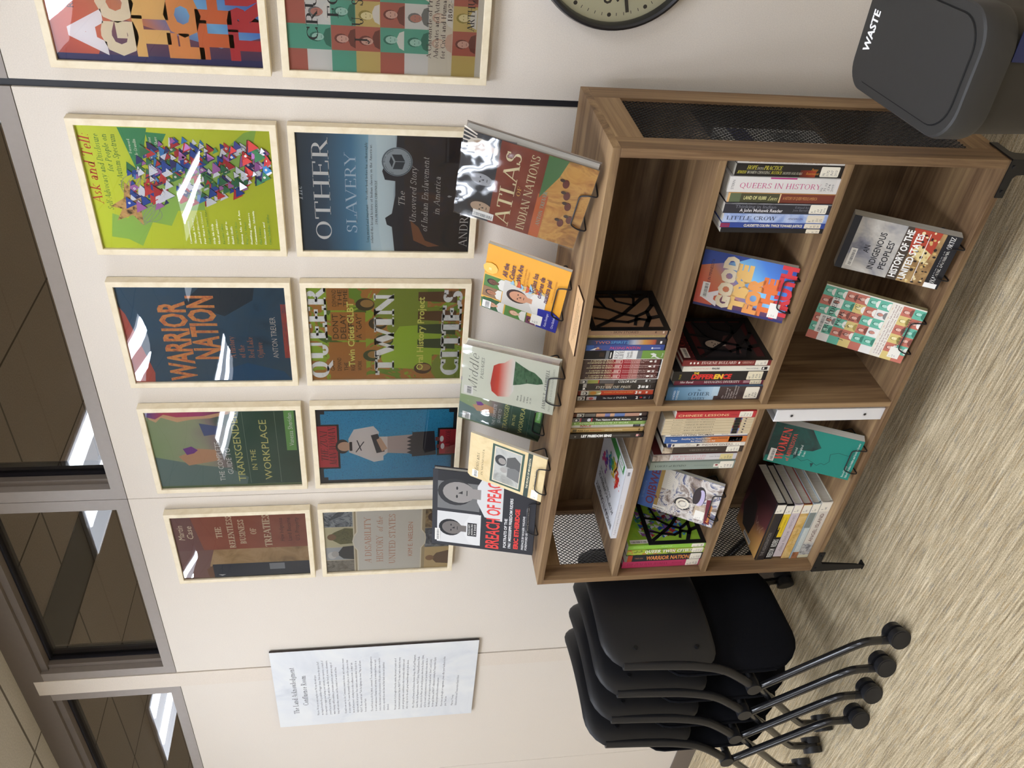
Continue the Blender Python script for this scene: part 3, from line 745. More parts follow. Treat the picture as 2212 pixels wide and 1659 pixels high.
def a_disab(a):
    a.rect(0, 0, 1, 1, C('#d9cfb6'))
    g = lambda n, c, s=28: blotch(n, c, s, .5, dist=1.5)
    a.rect(.74, 0, 1, .225, g('photo_machine', ['#2a2f38', '#59626c', '#aab0b6', '#31363f'])).rect(.42, 0, .73, .225, C('#cfc9a8')).rect(.2, 0, .41, .225, C('#b8bcc0')).rect(0, 0, .19, .225, g('photo_grey', ['#6c675f', '#9c958a', '#4c4842']))
    a.poly([(.47, .225), (.46, .12), (.53, .06), (.6, .03), (.66, .08), (.72, .16), (.71, .225)], g('old_jacket', ['#5a5a38', '#76744c', '#4a4632'], 60)).ell(.58, .055, .05, .035, C('#8a6a50'))
    a.poly([(.2, .225), (.22, .14), (.3, .09), (.42, .14), (.43, .225)], C('#3a3e44')).ell(.28, .05, .06, .035, C('#d8d6d2')).ell(.3, .075, .05, .03, C('#c0bcb8'))
    a.rect(0, .225, 1, 1, C('#b8a888')).rect(0, .225, 1, .235, C('#e6dec8'))
    a.rect(.68, .8, 1, 1, g('photo_brown', ['#3c3128', '#8a7350', '#b9a070'])).rect(.36, .8, .67, 1, g('photo_blue', ['#2e3340', '#5a6270', '#a9aeb2'])).rect(0, .8, .35, 1, C('#d3bd8e'))
    a.poly([(.06, 1), (.08, .9), (.16, .86), (.25, .9), (.29, 1)], C('#7a5f4a')).ell(.17, .845, .045, .035, C('#9a7858')).ell(.85, .88, .08, .06, C('#4a3020'))
    a.poly([(0, .25), (.35, .25), (.42, .225), (.5, .215), (.58, .225), (.65, .25), (1, .25), (1, .775), (.65, .775), (.58, .805), (.5, .81), (.42, .805), (.35, .775), (0, .775)], C('#efe9da'))
    a.poly([(0, .26), (.35, .26), (.42, .235), (.5, .225), (.58, .235), (.65, .26), (1, .26), (1, .765), (.65, .765), (.58, .795), (.5, .8), (.42, .795), (.35, .765), (0, .765)], C('#dbd8d0'))
    T = C('#c98f74')
    a.text('A', .13, .365, .055, T, font='serif', slant=.3).text('DISABILITY', .24, .365, .05, T, w=.64, font='serif', T=.11)
    a.text('HISTORY', .14, .46, .052, T, w=.44, font='serif', T=.11).text('of the', .64, .46, .046, T, w=.24, font='serif', slant=.3, T=.1)
    a.text('UNITED STATES', .1, .56, .05, T, w=.82, font='serif', T=.11).text('KIM E. NIELSEN', .22, .7, .036, T, w=.56)
def a_good(a):
    a.rect(0, 0, 1, 1, a.fade('good_time', (0, 0), (1.05, .9), [(0, '#b5483a'), (.2, '#d2603e'), (.36, '#c77a52'), (.5, '#6a7fb4'), (.62, '#7fc0e8'), (.78, '#4a7fd0'), (1, '#2a3f8c')], .25, 5))
    a.rect(0, 0, .045, 1, C('#2c2c63')).poly([(.045, .2), (.3, .3), (.22, .5), (.12, .8), (.2, 1), (.045, 1)], a.fade('plum', (0, .5), (.3, .5), [(0, '#3a2c5c'), (1, '#8a4a4c')]))
    a.poly([(.72, .0), (1, 0), (1, .5), (.9, .38)], C('#2f4796'))
    rows = [('A', .235, '#efe9ea', .3), ('GOOD', .39, '#e9d9ba', .93), ('TIME', .545, '#ecbf72', .84), ('FOR', .7, '#e79a52', .66), ('THE', .85, '#dd7238', .7), ('TRUTH', 1.0, '#c9343a', .96)]
    for t, v, c, wd in rows: a.text(t, .04, v, .142, C(c), w=wd, bold=.075, up=False)
    a.k += 1
    a.text('RACE IN MINNESOTA', .34, .13, .03, C('#3a2a3a'), w=.52)
FACES = [('#c0705f', '#7f4a40', '#e2b9a8'), ('#d6c07a', '#a3934f', '#efe4b4'), ('#67b39a', '#3f7f6c', '#b6dccd'), ('#e6e3de', '#7f7f7c', '#c98a7a')]
def crus_grid(a, n, m, u0=0.0, v0=0.0, blank=None):
    r_ = random.Random(11)
    for j in range(m):
        for i in range(n):
            k = (i*2 + j*3 + (i*j) % 2) % 4
            bg, dk, sk = FACES[k]
            U0, V0, U1, V1 = max(0, u0+i/n), max(0, v0+j/m), min(1, u0+(i+1)/n), min(1, v0+(j+1)/m)
            if U1-U0 < .3/n or V1-V0 < .3/m: continue
            du, dv = 1/n, 1/m; cu, cv = u0+(i+.5)*du, v0+(j+.5)*dv
            if blank and blank[0] < cv < blank[1]: bg = '#e4dccb'; sk = '#ecdcc8'; dk = '#d9b9a4'
            a.rect(U0, V0, U1, V1, C(bg), False)
            if not (.02 < cu - .42*du and cu + .42*du < 1 and cv + .4*dv < 1 and cv - .4*dv > 0): continue
            cl = C(dk if r_.random() < .5 else '#ece8e0'); s_ = C(sk); hr = C(dk)
            o = a.k; jx = (r_.random()-.5)*.12*du
            a.k = o+1; a.poly([(cu-.4*du, cv+.48*dv), (cu-.3*du, cv+.28*dv), (cu-.08*du, cv+.18*dv), (cu+.1*du, cv+.18*dv), (cu+.32*du, cv+.28*dv), (cu+.4*du, cv+.48*dv)], cl, False)
            a.k = o+2; a.ell(cu+jx, cv-.1*dv, .2*du, .28*dv, hr, False, 12)
            a.k = o+3; a.ell(cu+jx*1.4, cv-.04*dv, .155*du, .25*dv, s_, False, 12)
            a.k = o+4
            for d in (-.06, .07): a.ell(cu+jx*1.4+d*du, cv-.08*dv, .03*du, .018*dv, hr, False, 6)
            a.rect(cu+jx*1.4-.05*du, cv+.09*dv, cu+jx*1.4+.06*du, cv+.105*dv, hr, False)
            a.k = o
    a.k += 6
def a_crus(a):
    a.rect(0, 0, 1, 1, C('#e4dfd4')); crus_grid2(a)
def crus_grid2(a):
    crus_grid(a, 6, 8, -.02, -.03, (.71, .83))
    K = C('#2c2c2e')
    a.text('CRUSADERS', .2, .155, .058, K, w=.9, font='serif', T=.13)
    a.text('FOR', .5, .26, .055, K, w=.28, al='c', font='serif', T=.13)
    for i, ch in enumerate('JUSTICE'): a.text(ch, .22 + .125*i, .385 + (.03 if i == 0 else 0), .075 if i == 0 else .058, K, al='c', font='serif', T=.13, up=False)
    a.k += 1
    a.line([(.62, .56), (.78, .52)], .0012, K, False).line([(.7, .49), (.7, .63)], .0016, K, False).poly([(.58, .6), (.66, .6), (.62, .62)], K, False).poly([(.74, .57), (.82, .57), (.78, .59)], K)
    a.lines(['A Chronicle of Protest by Agitators,', 'Advocates and Activists in their Struggle', 'for Civil and Human Rights in St. Paul,'], .12, .735, .036, .024, C('#5a4a44'), w=.8, font='serif', sf=.05, T=.13)
    a.text('1802-1985', .5, .84, .024, C('#5a4a44'), w=.25, al='c', font='serif')
    a.text("ARTHUR C. McWATT", .32, .955, .036, K, w=.6, font='serif', T=.13)
X1, X2, X3, X4, X5 = .1468, -.2713, -.6605, -1.048, -1.4551
R1, R2 = 1.829, 1.3921
poster(X1, R1, 'framed orange and blue poster with giant stacked letters, A GOOD TIME FOR THE TRUTH', a_good)
poster(X1, R2, 'framed poster with a grid of small red, green and yellow portraits, beside the clock', a_crus)
poster(X2, R1, 'framed lime green poster, Ask and Tell, with a creature of bright triangles', a_ask)
poster(X2, R2, 'framed dark blue poster, THE OTHER SLAVERY, with a desert horizon and award seal', a_other)
poster(X3, R1, 'framed dark blue poster with weathered orange letters, WARRIOR NATION', a_warrior)
def a_queer(a):
    a.rect(0, 0, 1, 1, blotch('green_orange_crowd', ['#59702c', '#9ab53a', '#b8803e', '#7a9a34', '#c08a46', '#5c4a2c'], 8, .5, dist=1.4, hard=True))
    DK, OR, LG = C('#46532f'), C('#b27a3c'), C('#a6c23c')
    a.rect(.0, .12, .42, .36, OR).rect(.44, .14, .74, .36, OR).rect(.76, .12, 1, .26, OR)
    K = C('#3d3420')
    for i, t in enumerate(('GAYS', 'DEMAND', 'THE', 'RIGHT TO', 'WORK')): a.text(t, .1, .15+.045*i, .026, K, w=.04+.018*len(t), up=False)
    for i, t in enumerate(("DON'T", 'DELAY', 'HIRE', 'A "GAY"')): a.text(t, .46, .185+.05*i, .036, K, w=.26, up=False)
    for i, t in enumerate(('DEMAND', 'THE', 'TIME')): a.text(t, .8, .18+.035*i, .026, K, w=.17, up=False)
    a.k += 1
    for u, v, c in ((.27, .4, DK), (.82, .36, C('#4a4028')), (.62, .44, C('#4a4028')), (.12, .74, C('#5a3f26')), (.44, .48, DK)):
        a.poly([(u-.17, v+.4), (u-.14, v+.1), (u-.05, v+.06), (u+.05, v+.06), (u+.15, v+.1), (u+.18, v+.4)], LG if c is DK else C('#8c9a38'))
        a.ell(u, v, .065, .06, c).ell(u+.01, v+.012, .04, .042, C('#a8824a'))
    for u in (.36, .52, .66, .86): a.poly([(u, .7), (u+.09, .7), (u+.1, .95), (u-.02, .95)], DK if u < .6 else C('#6a4a2a'), False)
    a.k += 1
    Wt = blotch('chalky_white', ['#d8d8d2', '#efefec', '#f2f2f0', '#efefec'], 90, .55)
    a.text('QUEER', .01, .115, .125, Wt, w=.99, font='serif', T=.22, th=.12, sf=.06)
    a.text('TWIN', .06, .545, .125, Wt, w=.88, font='serif', T=.22, th=.12, sf=.06)
    a.text('CITIES', .02, .985, .125, Wt, w=.96, font='serif', T=.22, th=.12, sf=.06)
    Y = C('#e6e27a')
    a.text('Twin Cities GLBT', .15, .285, .04, Y, w=.7, bold=.02).text('Oral History Project', .1, .74, .042, Y, w=.8, bold=.02)
poster(X3, R2, 'framed green and orange poster of a crowd with protest signs, QUEER TWIN CITIES', a_queer)
poster(X4, R1, 'framed green poster with a pink edge, THE COMPLETE GUIDE TO TRANSGENDER IN THE WORKPLACE', a_trans)
poster(X4, R2, 'framed turquoise poster with a standing figure in a white shirt, MAN-WOMAN', a_zuni)
poster(X5, R1, 'framed brick red and parchment poster, THE RELENTLESS BUSINESS OF TREATIES', a_relent)
poster(X5, R2, 'framed cream poster with old photographs above and below, A DISABILITY HISTORY', a_disab)

# ------------------------------------------------------------------ books and discs
M_PG = {}
def pages_mat(h='#dcd5c4'):
    if h not in M_PG:
        t = NT('page_edges_' + h.strip('#')); f = t.noise(t.obj((700, 700, 8)), 1.0, 2)
        c = lin(h)[:3]
        t.l(t.ramp(f, [(.3, tuple(x*.78 for x in c)+(1,)), (.7, c+(1,))]), t.b.inputs['Base Color']); t.b.inputs['Roughness'].default_value = .85
        M_PG[h] = t.m
    return M_PG[h]
M_LABEL = C('#ece6d6', .5, .3, name='paper_label')
M_INK = C('#55545a', .6, name='label_ink')
def call_label(parent, mk, u0=.8, u1=.925, v0=.06, v1=.94, rows=('E', '185', '.M4', '2012'), y=None, hexc='#ece6d6'):
    m = MB(); a = mk(m); a.k = 3; r = .12
    a.poly([(u0+.006, v0), (u1-.006, v0), (u1, v0+r*.6), (u1, v1-r*.6), (u1-.006, v1), (u0+.006, v1), (u0, v1-r*.6), (u0, v0+r*.6)], C(hexc, .5, .3))
    n = len(rows); du = (u1-u0)*.86/n
    for i, t in enumerate(rows):
        a.text(t, u0+(u1-u0)*.1 + du*(i+.75), v1-.14*(v1-v0), du*.62, M_INK, w=min(.6*(v1-v0), .13*len(t)*(v1-v0)), rot=-90, up=False, res=1)
    m.build('spine_label', parent)
def spine_canvas(w, h): return lambda m: Art(m, (w/2, 0, h), (0, 0, -1), (-1, 0, 0), h, w)
def spine_book(label, x0, x1, yf, zb, h, col, art=None, depth=.152, hard=False, pages='#d9d2c2', side=None, rows=None, lab=(.8, .925), group=None, name='book', labhex='#ece6d6', rough=.42):
    w = x1-x0; xc = (x0+x1)/2
    root = empty(name, label, 'book', (xc, yf, zb), group=group)
    c = C(col, rough, .4) if isinstance(col, str) else col
    t = .0022 if hard else .0007; t = min(t, w*.2); ins = .003 if hard else 0
    m = MB()
    m.box(-w/2, -w/2+t, .0006, depth, 0, h, c); m.box(w/2-t, w/2, .0006, depth, 0, h, c)
    m.box(-w/2+t*.3, w/2-t*.3, 0, t, 0, h, c)
    mk = spine_canvas(w*.985, h)
    if art: art(mk(m))
    if side:
        side(Art(m, (w/2, .002, h), (0, 1, 0), (0, 0, -1), depth-.004, h))
    m.build('cover', root)
    MB().box(-w/2+t, w/2-t, t, depth-ins, ins, h-ins*1.2, pages_mat(pages)).build('pages', root)
    if rows: call_label(root, mk, lab[0], lab[1], rows=rows, hexc=labhex)
    return root
def T_(a, s, u0, u1, v, h, c, **k): return a.text(s, u0, v, h, c, w=u1-u0, **k)
M_CASE = C('#121215', .3, .5, name='black_plastic_case')
def dvd(label, x0, x1, yf, col, art, parent=None, group='disc cases on the top shelf', z=ZS1, case=M_CASE):
    w = x1-x0; h = .19
    root = empty('dvd_case', label, 'disc case', ((x0+x1)/2, yf, z), group=group) if parent is None else None
    m = MB(); c = C(col, .25, .5, coat=.3) if isinstance(col, str) else col
    m.box(-w/2, w/2, 0, .136, 0, h, case)
    if parent is None: m.build('case', root, bevel=.0012)
    else:
        root = m.build('dvd_case', parent, loc=((x0+x1)/2, yf, z), bevel=.0012)
    q = MB()
    q.box(-w/2-.0001, w/2+.0001, -.0003, .125, .004, h-.004, c)
    a = Art(q, (w/2*.98, -.0003, h-.004), (0, 0, -1), (-1, 0, 0), h-.008, w*.98); art(a)
    q.build('sleeve', root)
    return root
Wd, Kd, Rd = C('#f0eee8'), C('#17171a'), C('#c2302e')
def pbs(a, u, c='#bdbab2', k=None):
    a.rect(u, 0, u+.1, 1, C(c)); a.ell(u+.055, .55, .028, .36, C('#1b1b1f')).ell(u+.05, .56, .015, .26, Wd).rect(u+.044, .5, u+.056, .62, C('#1b1b1f'))
def d_india(a):
    pbs(a, 0); a.rect(.12, .1, .25, .9, C('#b9a9a4')).ell(.18, .55, .03, .3, C('#a8524c')).rect(.22, .1, .25, .5, C('#8fa0b8'))
    T_(a, 'The Story of', .335, .5, .62, .3, Wd, font='serif', up=False).text('INDIA', .515, .66, .42, Wd, w=.14, font='serif')
    a.text('2', .79, .78, .6, Wd, al='c', bold=.04, rot=0).ell(.845, .45, .02, .18, Rd).rect(.88, .3, .91, .7, C('#7c7c80'), False).rect(.955, .2, .96, .8, C('#a0a0a4'))
def d_wonders(a):
    a.rect(0, 0, .05, 1, C('#6a2a20')); pbs(a, .04, '#c9c8c0'); a.rect(.14, 0, .3, 1, C('#9a9468')).ell(.2, .5, .045, .42, C('#b27a34')).poly([(.24, .75), (.31, .35), (.3, .8)], C('#e6ddc0'))
    T_(a, 'WONDERS OF THE AFRICAN WORLD', .34, .73, .55, .3, C('#e0a050')); a.text('3', .76, .8, .6, Wd, bold=.06).rect(.805, .25, .84, .75, C('#d9bfae')).rect(.9, .25, .925, .75, C('#d9bfae'))
def d_eyes(a):
    a.rect(.0, 0, .04, 1, C('#151515')).rect(.05, 0, .095, 1, C('#b9b6b0')).ell(.07, .7, .03, .22, C('#1b1b1f')).ell(.068, .7, .016, .16, Wd)
    a.poly([(.33, 0), (.45, 0), (.43, .72), (.35, .72)], C('#7a6656')).ell(.23, .15, .04, .15, C('#453532'))
    T_(a, 'EYES ON THE PRIZE', .22, .68, .68, .34, C('#d8cdb8'), font='serif', slant=.2); T_(a, "America's Civil Rights Years", .28, .6, .86, .13, C('#6f9fd0'))
    a.text('3', .78, .72, .42, Wd, bold=.06).rect(.825, .35, .87, .7, C('#c9c7c2'), False).rect(.885, .35, .915, .72, Wd, False).rect(.94, .3, .945, .7, C('#8c8c8c')); a.rect(0, .96, 1, 1, C('#c9b8aa'))
def d_color(a):
    pbs(a, 0, '#8d8b86'); a.rect(.1, .1, .25, .95, C('#8d8f4a')).rect(.24, .1, .25, .95, Rd).rect(.26, .1, .45, .95, C('#5c5654'))
    T_(a, "AMERICA BEYOND THE", .42, .6, .16, .15, C('#cfc5b6')); T_(a, 'COLOR LINE', .5, .74, .85, .55, Wd, slant=.2); a.rect(.86, .2, .885, .7, C('#c7c7c7')).rect(.91, .35, .925, .55, C('#b9b9b9'))
def d_box(n, sub):
    def f(a):
        a.rect(.0, 0, .12, 1, C('#4a3a38')).rect(.3, 0, .42, 1, a.fade('wine%d' % n, (.3, 0), (.42, 0), [(0, '#5c2c2c'), (1, '#8f2a30')])).rect(.42, .0, .62, 1, C('#9a2c34')).rect(.42, .1, .5, .9, C('#b89088')).rect(.62, 0, .74, 1, C('#a56a64')).rect(.74, 0, 1, 1, C('#5a3430'))
        Y = C('#e6dcb4')
        T_(a, 'A HISTORY OF BLACK', .1, .395, .44, .28, Y); T_(a, 'ACHIEVEMENT IN AMERICA', .06, .42, .86, .28, Y)
        a.rect(.475, .15, .51, .85, C('#d9b9b0')).rect(.482, .25, .503, .75, C('#9a2c34'))
        for i, s in enumerate(sub): T_(a, s, .53, .53+.014*len(s), .4+.36*i, .2, C('#e0c9c2'), up=False)
        a.k += 1; a.ell(.88, .5, .02, .18, Wd).rect(.925, .25, .95, .75, C('#d0c9c4'))
    return f
def d_poston(a):
    a.rect(0, 0, .1, 1, C('#3a5fa8')).poly([(.05, .95), (.12, .5), (.2, .9)], C('#e0e4ec')).ell(.15, .6, .02, .25, C('#c9a088')).rect(.12, .7, .2, .9, C('#7a3a38'))
    T_(a, 'PASSING', .3, .49, .8, .5, C('#c04a78'), slant=.25); T_(a, 'POSTON', .51, .69, .8, .5, C('#e04a4c'), slant=.1); a.ell(.845, .62, .012, .16, Wd).rect(.86, .56, .95, .66, C('#c9d0e4'))
def d_two(a):
    a.rect(0, 0, 1, 1, a.fade('twilight', (0, 0), (1, 0), [(0, '#3c4048'), (.15, '#2f3f78'), (.5, '#33467e'), (.6, '#a4aab8'), (.72, '#c09048'), (.86, '#a8503c'), (.88, '#3c3438'), (1, '#3a3438')], .1))
    T_(a, 'TWO', .1, .29, .75, .5, C('#c97848')); T_(a, 'SPIRITS', .3, .53, .75, .5, C('#5f9fc4'), slant=.1); a.rect(.93, .3, .955, .8, Wd)
def d_prayers(a): T_(a, 'Prayers on the Prairie -- SouthEast Asian Minnesota Religious Practices', .1, .95, .65, .35, C('#8a7850'), slant=.2)
def d_skin(a): T_(a, '- SKIN STORIES -', .28, .66, .68, .4, C('#3f2c22'), slant=.1); a.rect(.84, .35, .86, .65, C('#5a4030')).rect(.94, .3, .96, .7, C('#cdb8a4'))
Y1 = -.318
TOPG = 'disc cases on the top shelf'
dvd('dark slate disc case with a large white 2, beside the divider of the top shelf', -.6335, -.6205, Y1-.003, '#26262d', d_india)
dvd('orange and red disc case with a large white 3 on the top shelf', -.620, -.607, Y1, '#b4432c', d_wonders)
dvd('thick black disc case, EYES ON THE PRIZE, on the top shelf', -.6065, -.5855, Y1, '#221d1f', d_eyes)
dvd('grey and black disc case, COLOR LINE, beside the boxed set', -.585, -.573, Y1, '#3c3838', d_color)
bs = empty('disc_box_set', 'boxed set of four identical dark red disc cases with a white rim', 'disc box set', (-.5437, Y1-.001, ZS1))
SUB = [('Volume 1: Lesson Rights', 'Volume 2: A New Day'), ('Volume 3: The Foundation for Equality', 'Volume 4: Resistance and War'), ('Volume 5: The Fight for Freedom', 'Volume 6: Blacks enter the Jazz Age'), ('Volume 7: Settling the New World', 'Volume 8: Emergence of the Black Hero')]
for i in range(4):
    b = dvd('', .0145-.0144*i, .0288-.0144*i, .002, '#4a2628', d_box(i, SUB[i]), parent=bs, z=.0012)
sl = MB(); MW = C('#e8e4de', .4)
for a, b, c, d in ((-.0298, .0298, 0, .0011), (-.0298, .0298, .1913, .1925), (-.0298, -.0289, 0, .1925), (.0289, .0298, 0, .1925)): sl.box(a, b, 0, .14, c, d, MW)
sl.build('slipcase', bs)
def d_rez(a):
    a.rect(.0, 0, .26, 1, Kd).rect(.19, .2, .25, .7, C('#3a2a20')).rect(.27, 0, .31, 1, C('#6c6f74')).rect(.315, 0, .345, 1, Kd).rect(.325, .2, .338, .85, Wd)
    a.rect(.36, 0, .66, 1, C('#e2e2e0')).rect(.66, 0, .72, 1, C('#70757a')).rect(.72, 0, 1, 1, C('#6f9444'))
    a.text('REZ', .43, .92, .05, C('#2c2c30'), w=.85, rot=-90, font='serif', sf=.06, T=.12).text('LIFE', .49, .92, .05, C('#2c2c30'), w=.88, rot=-90, font='serif', sf=.06, T=.12)
    a.text('DAVID', .56, .88, .028, C('#55555a'), w=.7, rot=-90).text('TREUER', .6, .88, .028, C('#55555a'), w=.78, rot=-90)
    a.poly([(.86, .3), (.9, .45), (.9, .7), (.96, .95), (.93, .95), (.88, .75), (.84, .85), (.86, .6), (.82, .4)], C('#d9dcd6')).text('Treuer', .985, .8, .02, Wd, w=.5, rot=-90)
spine_book('black, white and green hardback with title read upright, REZ LIFE, among the discs', -.5145, -.490, Y1, ZS1, .188, '#151517', d_rez, .13, True)
dvd('blue disc case with red lettering, PASSING POSTON, on the top shelf', -.4895, -.4745, Y1, '#34498c', d_poston)
dvd('dusky blue and orange disc case, TWO SPIRITS, on the top shelf', -.474, -.460, Y1, '#34405c', d_two)
dvd('thin tan disc case next to the brown one on the top shelf', -.4595, -.4500, Y1+.008, '#cdb27a', d_prayers, case=C('#2a2350', .4))
dvd('brown disc case, SKIN STORIES, against the top shelf bookend', -.4495, -.4340, Y1+.003, '#94745a', d_skin)
# left of the divider
def d_orange(a): a.rect(0, 0, .06, 1, C('#6a3f2c')); pbs(a, .05, '#b8b6ac'); a.rect(.16, .1, .3, 1, C('#6d6a64')).rect(.31, .1, .43, 1, C('#d0a080')).rect(.43, .1, .5, 1, C('#7a7fae')).rect(.5, .1, .56, 1, C('#d3a888')).rect(.56, .1, .7, 1, C('#6a80b4')).rect(.7, .1, .9, 1, C('#bf9480')).rect(.9, .2, .93, .8, Wd)
def d_nations(a):
    pbs(a, 0, '#83827c'); a.rect(.1, 0, .26, 1, C('#33333a')).rect(.1, 0, .115, 1, C('#b04048')).rect(.25, 0, .265, 1, C('#b04048')).ell(.22, .5, .025, .4, C('#cfd0d4'))
    T_(a, 'Two Nations of Black America', .31, .79, .72, .42, Wd, bold=.03); a.rect(.87, .25, .895, .75, C('#c6bfa4')).rect(.92, .4, .94, .6, Wd)
def d_asp(a): a.rect(.035, .35, .05, .7, C('#b9cf94')); T_(a, 'ASPERGER SYNDROME AT WORK', .1, .78, .78, .45, C('#c9dba8')); a.rect(.84, .4, .97, .5, C('#b9cf94'))
def d_race(a): T_(a, 'RACE', .13, .28, .72, .7, C('#b04438'), bold=.03); T_(a, 'the power of an illusion', .3, .59, .72, .32, C('#6f6f72'), slant=.2); a.rect(.86, .0, .96, 1, C('#26262a')).rect(.875, .2, .945, .8, C('#55555c'))
def d_redtail(a): a.rect(.03, .1, .085, .9, C('#6a5a3c')); T_(a, 'Red Tail', .1, .25, .72, .42, C('#5a4426'), bold=.02); T_(a, 'REBORN', .265, .42, .72, .42, C('#a8402c'), slant=.2); T_(a, 'SPECIAL EDITION', .47, .71, .68, .36, C('#efe2bc'), slant=.2); a.rect(.94, .2, .96, .8, C('#5a4a2c'))
def d_free(a): T_(a, 'LET FREEDOM SING', .15, .57, .72, .5, Wd, bold=.06); a.rect(.58, .3, .83, .65, C('#4a4642')).rect(.06, .4, .08, .7, C('#8a8478')).rect(.91, .25, .945, .75, C('#cf9a94')).rect(.96, .3, .965, .7, C('#a05050'))
dvd('disc case with orange and blue stripes, half hidden by the divider', -.6925, -.681, -.313, '#4a3a34', d_orange, group=TOPG)
dvd('black disc case with a red-edged picture of a shoe left of the divider', -.7055, -.693, -.316, '#1f1e22', d_nations)
dvd('leaf green disc case left of the divider on the top shelf', -.719, -.706, -.313, '#7f9f52', d_asp, case=C('#5f7a3c'))
dvd('white disc case, RACE, left of the divider on the top shelf', -.7305, -.7195, -.309, '#cfcdc6', d_race, case=C('#c9c7c0'))
dvd('tan and gold disc case between the white and black cases left of the divider', -.742, -.731, -.313, '#bfa066', d_redtail, case=C('#8a7448'))
dvd('black disc case, LET FREEDOM SING, outermost of the discs left of the divider', -.7575, -.7425, -.319, '#1d181a', d_free)

# bookends: black steel plates pierced with a branch pattern
def bookend(label, x, yf, z, h, d):
    root = empty('bookend', label, 'bookend', (x, yf, z), group='black branch pattern bookends')
    m = MB(); t = .0014; b = .013
    for (y0, y1, z0, z1) in ((0, d, 0, b), (0, d, h-b, h), (0, b, b, h-b), (d-b, d, b, h-b)): m.box(0, t, y0, y1, z0, z1, M_BLK)
    def br(P, w):
        for (y0, z0), (y1, z1) in zip(P, P[1:]):
            A, B = Vector((y0*d, z0*h)), Vector((y1*d, z1*h)); n = (B-A); n = Vector((-n.y, n.x)).normalized()*w/2; e = (B-A).normalized()*w*.3
            m.prism([tuple(A-n-e), tuple(B-n+e), tuple(B+n+e), tuple(A+n-e)], .0001, t-.0001, M_BLK, 'x')
    br([(.1, .9), (.24, .72), (.4, .52), (.62, .34), (.92, .1)], .009)
    br([(.08, .3), (.22, .24), (.3, .2), (.34, .08)], .011); br([(.3, .2), (.46, .2), (.62, .1), (.9, .06)], .009); br([(.24, .72), (.2, .5), (.28, .34), (.25, .22)], .008)
    br([(.4, .52), (.34, .36), (.46, .2)], .008); br([(.24, .72), (.3, .9)], .006); br([(.4, .52), (.55, .72), (.6, .93)], .007); br([(.55, .72), (.9, .8)], .006); br([(.62, .34), (.72, .55), (.94, .6)], .006); br([(.34, .36), (.14, .42)], .007); br([(.62, .34), (.8, .3), (.93, .34)], .006)
    m.build('plate', root)
    MB().box(-.09, .0005, .01, d-.01, .0002, .0012, M_BLK).build('foot', root)
bookend('black branch pattern bookend beside the brown disc case on the top shelf', -.4335, Y1-.003, ZS1, .182, .16)
bookend('black branch pattern bookend beside a red-spined book on the middle shelf', -.5132, -.329, ZS2, .185, .17)
bookend('black branch pattern bookend in front of a lime green cover', -1.1662, -.3235, ZS2, .168, .165)

# middle shelf, right half
def s_other(a):
    a.rect(0, 0, 1, 1, a.fade('spine_sky', (0, 0), (1, 0), [(0, '#3f6484'), (.12, '#5f88a6'), (.35, '#86a9c4'), (.46, '#a9c6dc'), (.55, '#9fbdd2')]))
    a.rect(.5, 0, 1, 1, blotch('spine_rock', ['#33282a', '#463838', '#54413a'], 30, .45)).rect(.47, .0, .54, .7, C('#b8d0e0')).rect(.06, 0, .1, 1, C('#4a7aa6'))
    K = C('#2a4258')
    T_(a, 'The', .31, .35, .3, .13, K, font='serif'); T_(a, 'OTHER', .22, .45, .66, .26, K, font='serif', T=.13); T_(a, 'SLAVERY', .23, .41, .98, .2, K, font='serif', T=.12)
    for i, s in enumerate(('The', 'Uncovered', 'Story of', 'Indian', 'Enslavement', 'in America')): a.text(s, .605+.028*i, .92, .018, C('#d0c8c4'), w=.09*len(s), rot=-90, font='serif', slant=.2, sf=.05, up=False)
    a.k += 1
    for i, s in enumerate(('ANDRES', 'RESENDEZ')): a.text(s, .085+.035*i, .95, .02, C('#d9e4ec'), w=.7, rot=-90, up=False)
def s_manag(a): T_(a, 'Mor Barak', .06, .21, .62, .42, Wd, font='serif', slant=.25, sf=.05); T_(a, 'MANAGING DIVERSITY', .33, .73, .66, .46, Wd, font='serif', T=.13); a.rect(.77, .2, .84, .7, C('#a98088'))
def s_diff(a):
    T_(a, 'DIFFERENCE', .2, .62, .8, .46, C('#d2332c'), bold=.05, slant=.1); T_(a, 'EN', .44, .53, .8, .46, C('#e6c43c'), bold=.05, slant=.1); T_(a, 'THE', .215, .27, .3, .2, C('#e6c43c'), bold=.04); a.text('PAGE', .09, .8, .02, C('#a89a3c'), w=.5, rot=-90)
def s_peac(a): T_(a, 'A PEACOCK IN THE LAND OF', .1, .32, .6, .34, C('#c98a78')); T_(a, 'PENGUINS', .33, .42, .6, .34, C('#26262a'), bold=.04); T_(a, 'Hateley and Schmidt', .73, .87, .6, .24, C('#6a6a6e')); a.rect(.91, .2, .975, .8, Kd).ell(.93, .5, .01, .22, Wd)
def s_eug(a):
    for i in range(3): a.ell(.09+.04*i, .5, .011, .2, Wd, False, 5)
    a.k += 1; T_(a, 'EUGENE BULLARD', .21, .6, .68, .44, C('#eadfd4'), font='serif', slant=.1); a.ell(.635, .5, .01, .2, Wd); T_(a, 'GREENLY', .67, .8, .64, .34, C('#e0b8a8'), font='serif', slant=.1)
def side_eug(a):
    a.rect(0, 0, 1, 1, C('#4a1f20')); a.rect(0, .28, 1, .85, C('#2a2526'))
    a.head(.4, .42, .13, C('#b8a898'), Kd, C('#5a3a38')); a.text('EUGENE', .06, .1, .07, C('#8c3030'), w=.85, font='serif').text('BULLARD', .06, .2, .07, C('#8c3030'), w=.85, font='serif')
    a.barcode(.05, .02, .3, .09)
MG = 'books on the middle shelf right of the divider'
Y2 = -.326
